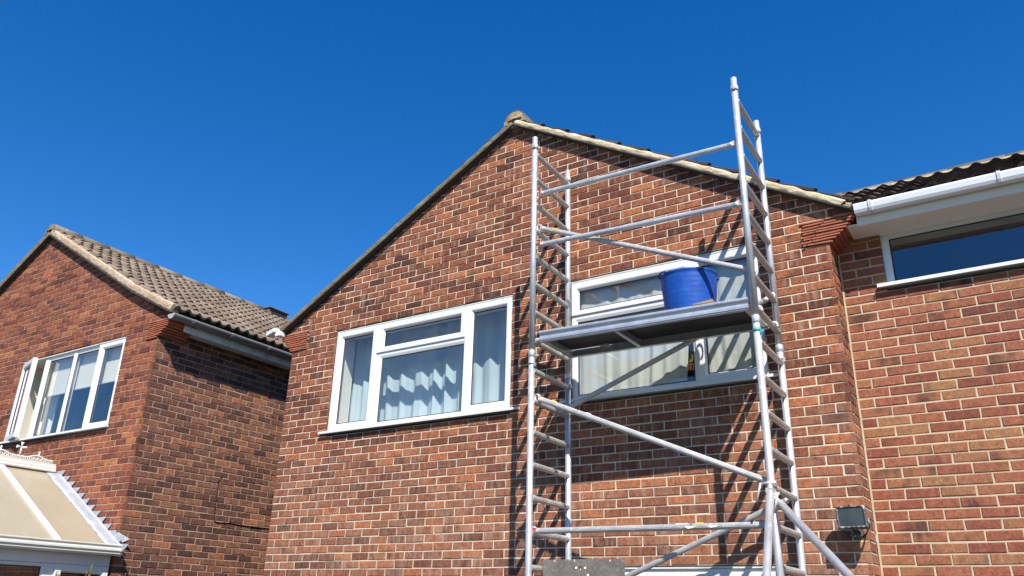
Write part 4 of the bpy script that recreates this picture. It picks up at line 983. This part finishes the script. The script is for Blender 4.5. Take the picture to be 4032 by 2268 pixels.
def claw(par, P, d, red=True, flip=1):
    """cast hook and red trigger at the end of a brace"""
    P = Vector(P); d = Vector(d).normalized(); s = MB()
    up = Vector((0, 0, 1)); sd = d.cross(up).normalized()
    s.tube([P - d * .035, P - d * .005, P + d * .002], [.021, .023, .020], 12)
    n = 12; s.tube([P + d * .030 + Vector((0, .004, 0)) + (d * math.cos(t) + up * math.sin(t)) * .030 for t in [math.radians(170 - 270 * i / n) for i in range(n + 1)]], .0085, 8)
    s.obox(P + d * .006 + up * .006, d * .012, sd * .012, up * .020)
    s.build('claw', 'zinc', par)
    if red:
        s = MB(); s.obox(P + d * .004 - sd * .016 + up * .010, d * .009, sd * .007, up * .012); s.build('trigger', 'red', par)
def brace(a, b, red=(True, True), r=.0215, label=None, stickers=(), nm='brace'):
    a, b = Vector(a), Vector(b); d = (b - a).normalized(); s = MB()
    s.tube([a + d * .035, b - d * .035], r, 32, 0.07); o = s.build(nm, 'alu_rung' if nm != 'guardrail' else 'alu', tw)
    claw(o, a + d * .035, -d, red[0]); claw(o, b - d * .035, d, red[1])
    for (q, L, mt) in stickers:
        c = a + d * q; sd = Vector((0, -1, 0)); up = d.cross(sd).normalized()
        if up.z < 0: up = -up
        n_ = (sd * .45 + up * .9).normalized(); tang = n_.cross(d).normalized()
        s = MB(); s.obox(c + n_ * (r + .0005), d * L / 2, tang * .009, n_ * .0012); s.build('label_sticker', mt, o)
    if label: o['label'] = label
    return o
yF, yR = -.745, -.155
brace((3.790, -.752, 3.094), (5.578, -.705, 3.078), nm='guardrail')
brace((3.790, -.752, 2.595), (5.578, -.705, 2.552), nm='guardrail')
brace((3.772, -.690, 2.795), (5.590, -.655, 2.015), (False, False), stickers=[(.165, .055, 'yellow')])
brace((3.772, -.690, 1.258), (5.590, -.655, .475), (False, False), r=.0225, stickers=[(.17, .05, 'yellow'), (.50, .045, 'white_label')])
brace((3.757, -.205, 1.262), (5.585, -.165, 1.975), (False, False))
hb = brace((3.775, -.735, .212), (5.595, -.690, .204), (True, False), r=.0225, stickers=[(1.19, .085, 'white_label'), (1.315, .055, 'yellow'), (1.262, .02, 'teal')])
brace((3.757, -.205, -.31), (5.585, -.165, .438), (False, False))
def splash(par, P, seed):
    rnd = random.Random(seed); s = MB(); s.sm = True; P = Vector(P)
    n, m_ = 10, 5; L = []
    for j in range(m_ + 1):
        f = j / m_; L.append([P + Vector((math.cos(6.283 * i / n) * .028 * math.sin(math.pi * (f * .96 + .02)) * (1 + .5 * rnd.random()), -.006 * math.sin(math.pi * f), .0 + math.sin(6.283 * i / n) * .010 * math.sin(math.pi * (f * .96 + .02)) * (1 + .6 * rnd.random()))) for i in range(n)])
    s.loops(L); s.build('mortar_splash', 'bed_mortar' if False else 'white_label', par)
splash(hb, (5.03, -.735, .205), 1); splash(hb, (5.19, -.730, .208), 2)
# outriggers clamped to the right front leg
def outrigger(top, bot, clampz, side):
    top, bot = Vector(top), Vector(bot); d = (bot - top).normalized()
    s = MB(); s.tube([top, bot - d * .03], .0250, 20); o = s.build('stabiliser', 'alu', tw)
    s = MB(); s.tube([bot - d * .05, bot], [.026, .034], 16); s.build('rubber_foot', 'gasket', o)
    c = Vector((FRp[0], FRp[1], clampz)); s = MB()
    s.tube([c + Vector((0, 0, -.022)), c + Vector((0, 0, .022))], .034, 18)
    s.tube([c + Vector((.0, -.03, 0)), top - d * .005], [.018, .020], 10); s.obox(top - d * .012, (.024, 0, 0), (0, .024, 0), (0, 0, .016))
    s.tube([c + Vector((-.06 * side, -.045, .004)), c + Vector((.045, -.045, .004))], .009, 8); s.build('clamp', 'zinc', o)
    s = MB(); h0 = c + Vector((-.055 if side > 0 else .05, -.055, .004))
    s.tube([h0, h0 + Vector((-.012, -.012, -.05)), h0 + Vector((-.030, -.020, -.125))], [.009, .007, .008], 8); s.build('clamp_handle', 'zinc', o)
outrigger((5.613, -.80, .395), (5.640, -1.98, -1.945), .455, 1)
outrigger((5.660, -.755, .325), (7.86, -2.72, -1.945), .385, -1)

# ================================================================== platform on the rungs
pl = root('scaffold_platform', (4.69, -.47, 1.70), 'aluminium trapdoor platform with dark ply underside, resting on the scaffold rungs', 'platform')
px0, px1, pf0, pf1, pr0, pr1 = 3.822, 5.552, -.757, -.703, -.212, -.188
def PX(x): return (x - px0) / (px1 - px0)
def yf_(x): return pf0 + (pf1 - pf0) * PX(x)
def yb_(x): return pr0 + (pr1 - pr0) * PX(x)
zb_ = lambda x: 1.712 - .008 * PX(x)
def beam(prof, ybase, sign, nm):
    s = MB(); n = len(prof)
    s.add([(px0, ybase(px0) + sign * p, zb_(px0) + q) for p, q in prof] + [(px1, ybase(px1) + sign * p, zb_(px1) + q) for p, q in prof], [tuple(range(n)), tuple(range(n, 2 * n))[::-1]] + [(i, (i + 1) % n, (i + 1) % n + n, i + n) for i in range(n)])
    return s.build(nm, 'alu_deck', pl, bevel=.0012, seg=1)
prof = [(.006, 0), (.006, .006), (.0, .012), (.0, .030), (.004, .036), (.010, .040), (.010, .056), (.004, .060), (-.002, .066), (-.006, .074), (-.006, .084), (-.001, .092), (.008, .096), (.020, .094), (.026, .086), (.030, .078), (.030, .004), (.044, .004), (.044, 0)]
beam(prof, yf_, 1, 'side_beam'); beam(prof, yb_, -1, 'side_beam')
for (x, wd, z0, z1) in ((3.845, .022, .006, .060), (5.530, .022, .006, .060), (4.490, .018, .002, .055)):
    s = MB(); s.hexa([(x - wd, yf_(x) + .031, zb_(x) + z0), (x + wd, yf_(x) + .031, zb_(x) + z0), (x + wd, yb_(x) - .031, zb_(x) + z0), (x - wd, yb_(x) - .031, zb_(x) + z0), (x - wd, yf_(x) + .031, zb_(x) + z1), (x + wd, yf_(x) + .031, zb_(x) + z1), (x + wd, yb_(x) - .031, zb_(x) + z1), (x - wd, yb_(x) - .031, zb_(x) + z1)])
    s.build('cross_beam', 'alu_deck', pl, bevel=.004)
def deckpiece(x0, x1, gap, nm):
    s = MB(); f = lambda x: yf_(x) + .031; b = lambda x: yb_(x) - .031 - gap
    s.hexa([(x0, f(x0), zb_(x0) + .064), (x1, f(x1), zb_(x1) + .064), (x1, b(x1), zb_(x1) + .064), (x0, b(x0), zb_(x0) + .064), (x0, f(x0), zb_(x0) + .078), (x1, f(x1), zb_(x1) + .078), (x1, b(x1), zb_(x1) + .078), (x0, b(x0), zb_(x0) + .078)])
    return s.build(nm, 'ply', pl)
deckpiece(4.502, 5.545, 0, 'deck_board'); td = deckpiece(3.832, 4.496, .012, 'trapdoor')
s = MB(); s.obox((4.21, -.262, zb_(4.2) + .052), (.012, 0, 0), (0, .03, 0), (0, 0, .008)); s.obox((4.17, -.272, zb_(4.2) + .056), (.03, 0, 0), (0, .006, 0), (0, 0, .006)); s.build('catch', 'zinc', td)
for x, yq, xo in ((px0, yf_(px0) + .06, -1), (px0, yb_(px0) - .06, -1), (px1, yf_(px1) + .06, 1), (px1, yb_(px1) - .06, 1)):
    zc = (zL(7) if xo < 0 else zR(7)); xc = (FLp[0] if xo < 0 else FRp[0]) - .004
    s = MB(); s.tube([(xc + .032 * math.cos(t), yq, zc + .032 * math.sin(t)) for t in [math.radians(-30 + 210 * i / 10) if xo > 0 else math.radians(210 - 210 * i / 10) for i in range(11)]] , .009, 8)
    s.box((min(xc + xo * -.03, x), yq - .012, zc + .01), (max(xc + xo * -.03, x), yq + .012, zc + .030)) ; s.build('hook', 'zinc', pl)

# ================================================================== blue tub, timber offcut, board
tc = Vector((5.035, -.475, 1.790))
tub = root('rubber_tub', tuple(tc), 'blue flexible rubber tub with two handles standing on the scaffold platform', 'tub')
mb = MB(); mb.sm = True; n = 56; L = []
zs = [0, .004, .03] + [.03 + .30 * i / 22 for i in range(1, 23)] + [.336, .344, .350]
for i, z in enumerate(zs):
    t = z / .35; r = .182 + .032 * t + (.004 * math.sin(t * 3)); 
    if i == 0: r -= .008
    if i > 2 and i % 3 == 0 and z < .33: r += .0012
    if z > .33: r += .006
    L.append([tc + Vector((r * 1.03 * math.cos(6.2832 * k / n), r * .97 * math.sin(6.2832 * k / n), z + (.004 * math.sin(2 * 6.2832 * k / n + 1) * t))) for k in range(n)])
for z, dr in ((.350, .004), (.343, .012), (.2, .020), (.02, .036), (.010, .04)):
    r = .182 + .032 * z / .35 + .006 - dr; L.append([tc + Vector((r * 1.03 * math.cos(6.2832 * k / n), r * .97 * math.sin(6.2832 * k / n), z + (.004 * math.sin(2 * 6.2832 * k / n + 1) * z / .35))) for k in range(n)])
mb.loops(L, close_first=True, close_last=True); mb.build('body', 'tub', tub)
for ang in (math.radians(228), math.radians(48)):
    c = Vector((math.cos(ang), math.sin(ang), 0)); tg = Vector((-c.y, c.x, 0)); mb = MB(); mb.sm = True
    pts = []
    for i in range(13):
        f = i / 12; a = math.pi * f
        pts.append(tc + c * (.216 + .026 * math.sin(a) ** .8) + tg * (.062 * math.cos(a)) + Vector((0, 0, .338 + .012 * math.sin(a))))
    mb.tube(pts, [.010] * 3 + [.0065] * 7 + [.010] * 3, 10); mb.build('handle', 'tub', tub)
s = MB(); s.hexa([(5.135, -.712, 1.806), (5.290, -.700, 1.806), (5.290, -.650, 1.806), (5.130, -.662, 1.806), (5.140, -.712, 1.813), (5.290, -.700, 1.834), (5.290, -.650, 1.834), (5.135, -.662, 1.811)])
s.build('timber_offcut', 'wood', None, bevel=.002, label='small wedge of raw timber lying at the foot of the blue tub', cat='timber')
bd = MB(); bx0, bx1, by, bz1 = 3.812, 4.482, -.640, .012
hole_c = (4.135, -.052); n = 24; hr = .018
outer = [(bx0, -GZ), (bx1, -GZ), (bx1, bz1), (bx0, bz1)]
hp = [(hole_c[0] + hr * math.cos(2 * math.pi * k / n), hole_c[1] + hr * 1.1 * math.sin(2 * math.pi * k / n)) for k in range(n)]
sq = []
for k in range(n):
    c, s_ = math.cos(2 * math.pi * k / n), math.sin(2 * math.pi * k / n)
    cand = []
    if c > 1e-9: cand.append((bx1 - hole_c[0]) / c)
    if c < -1e-9: cand.append((bx0 - hole_c[0]) / c)
    if s_ > 1e-9: cand.append((bz1 - hole_c[1]) / s_)
    if s_ < -1e-9: cand.append((-.2 - hole_c[1]) / s_)
    q = min(cand); sq.append((hole_c[0] + c * q, hole_c[1] + s_ * q))
for yy in (by, by + .018):
    bd.add([(u, yy, v) for u, v in hp] + [(u, yy, v) for u, v in sq], [(k, (k + 1) % n, (k + 1) % n + n, k + n) for k in range(n)])
# corners left over by the radial split
    for (cxn, czn) in ((bx0, bz1), (bx1, bz1), (bx0, -.2), (bx1, -.2)):
        near = sorted(range(n), key=lambda k: (sq[k][0] - cxn) ** 2 + (sq[k][1] - czn) ** 2)[:8]
        e1 = [k for k in near if abs(sq[k][0] - cxn) < 1e-6]; e2 = [k for k in near if abs(sq[k][1] - czn) < 1e-6]
        if e1 and e2: bd.add([(cxn, yy, czn), (*[sq[e1[0]][0]], yy, sq[e1[0]][1]), (sq[e2[0]][0], yy, sq[e2[0]][1])], [(0, 1, 2)])
    bd.add([(bx0, yy, -GZ), (bx1, yy, -GZ), (bx1, yy, -.2), (bx0, yy, -.2)], [(0, 1, 2, 3)])
bd.add([(u, by, v) for u, v in hp] + [(u, by + .018, v) for u, v in hp], [(k, (k + 1) % n, (k + 1) % n + n, k + n) for k in range(n)])
bd.add([(u, by, v) for u, v in outer] + [(u, by + .018, v) for u, v in outer], [(k, (k + 1) % 4, (k + 1) % 4 + 4, k + 4) for k in range(4)])
bo = bd.build('trapdoor_board', 'board', None, label='grey cement spattered board with a finger hole standing upright inside the tower', cat='board')
for u, v in ((4.098, -.049), (4.172, -.051), (4.195, -.100)):
    s = MB(); s.tube([(u, by - .004, v), (u, by + .001, v)], [.007, .010], 12); s.build('rivet', 'white_label', bo)
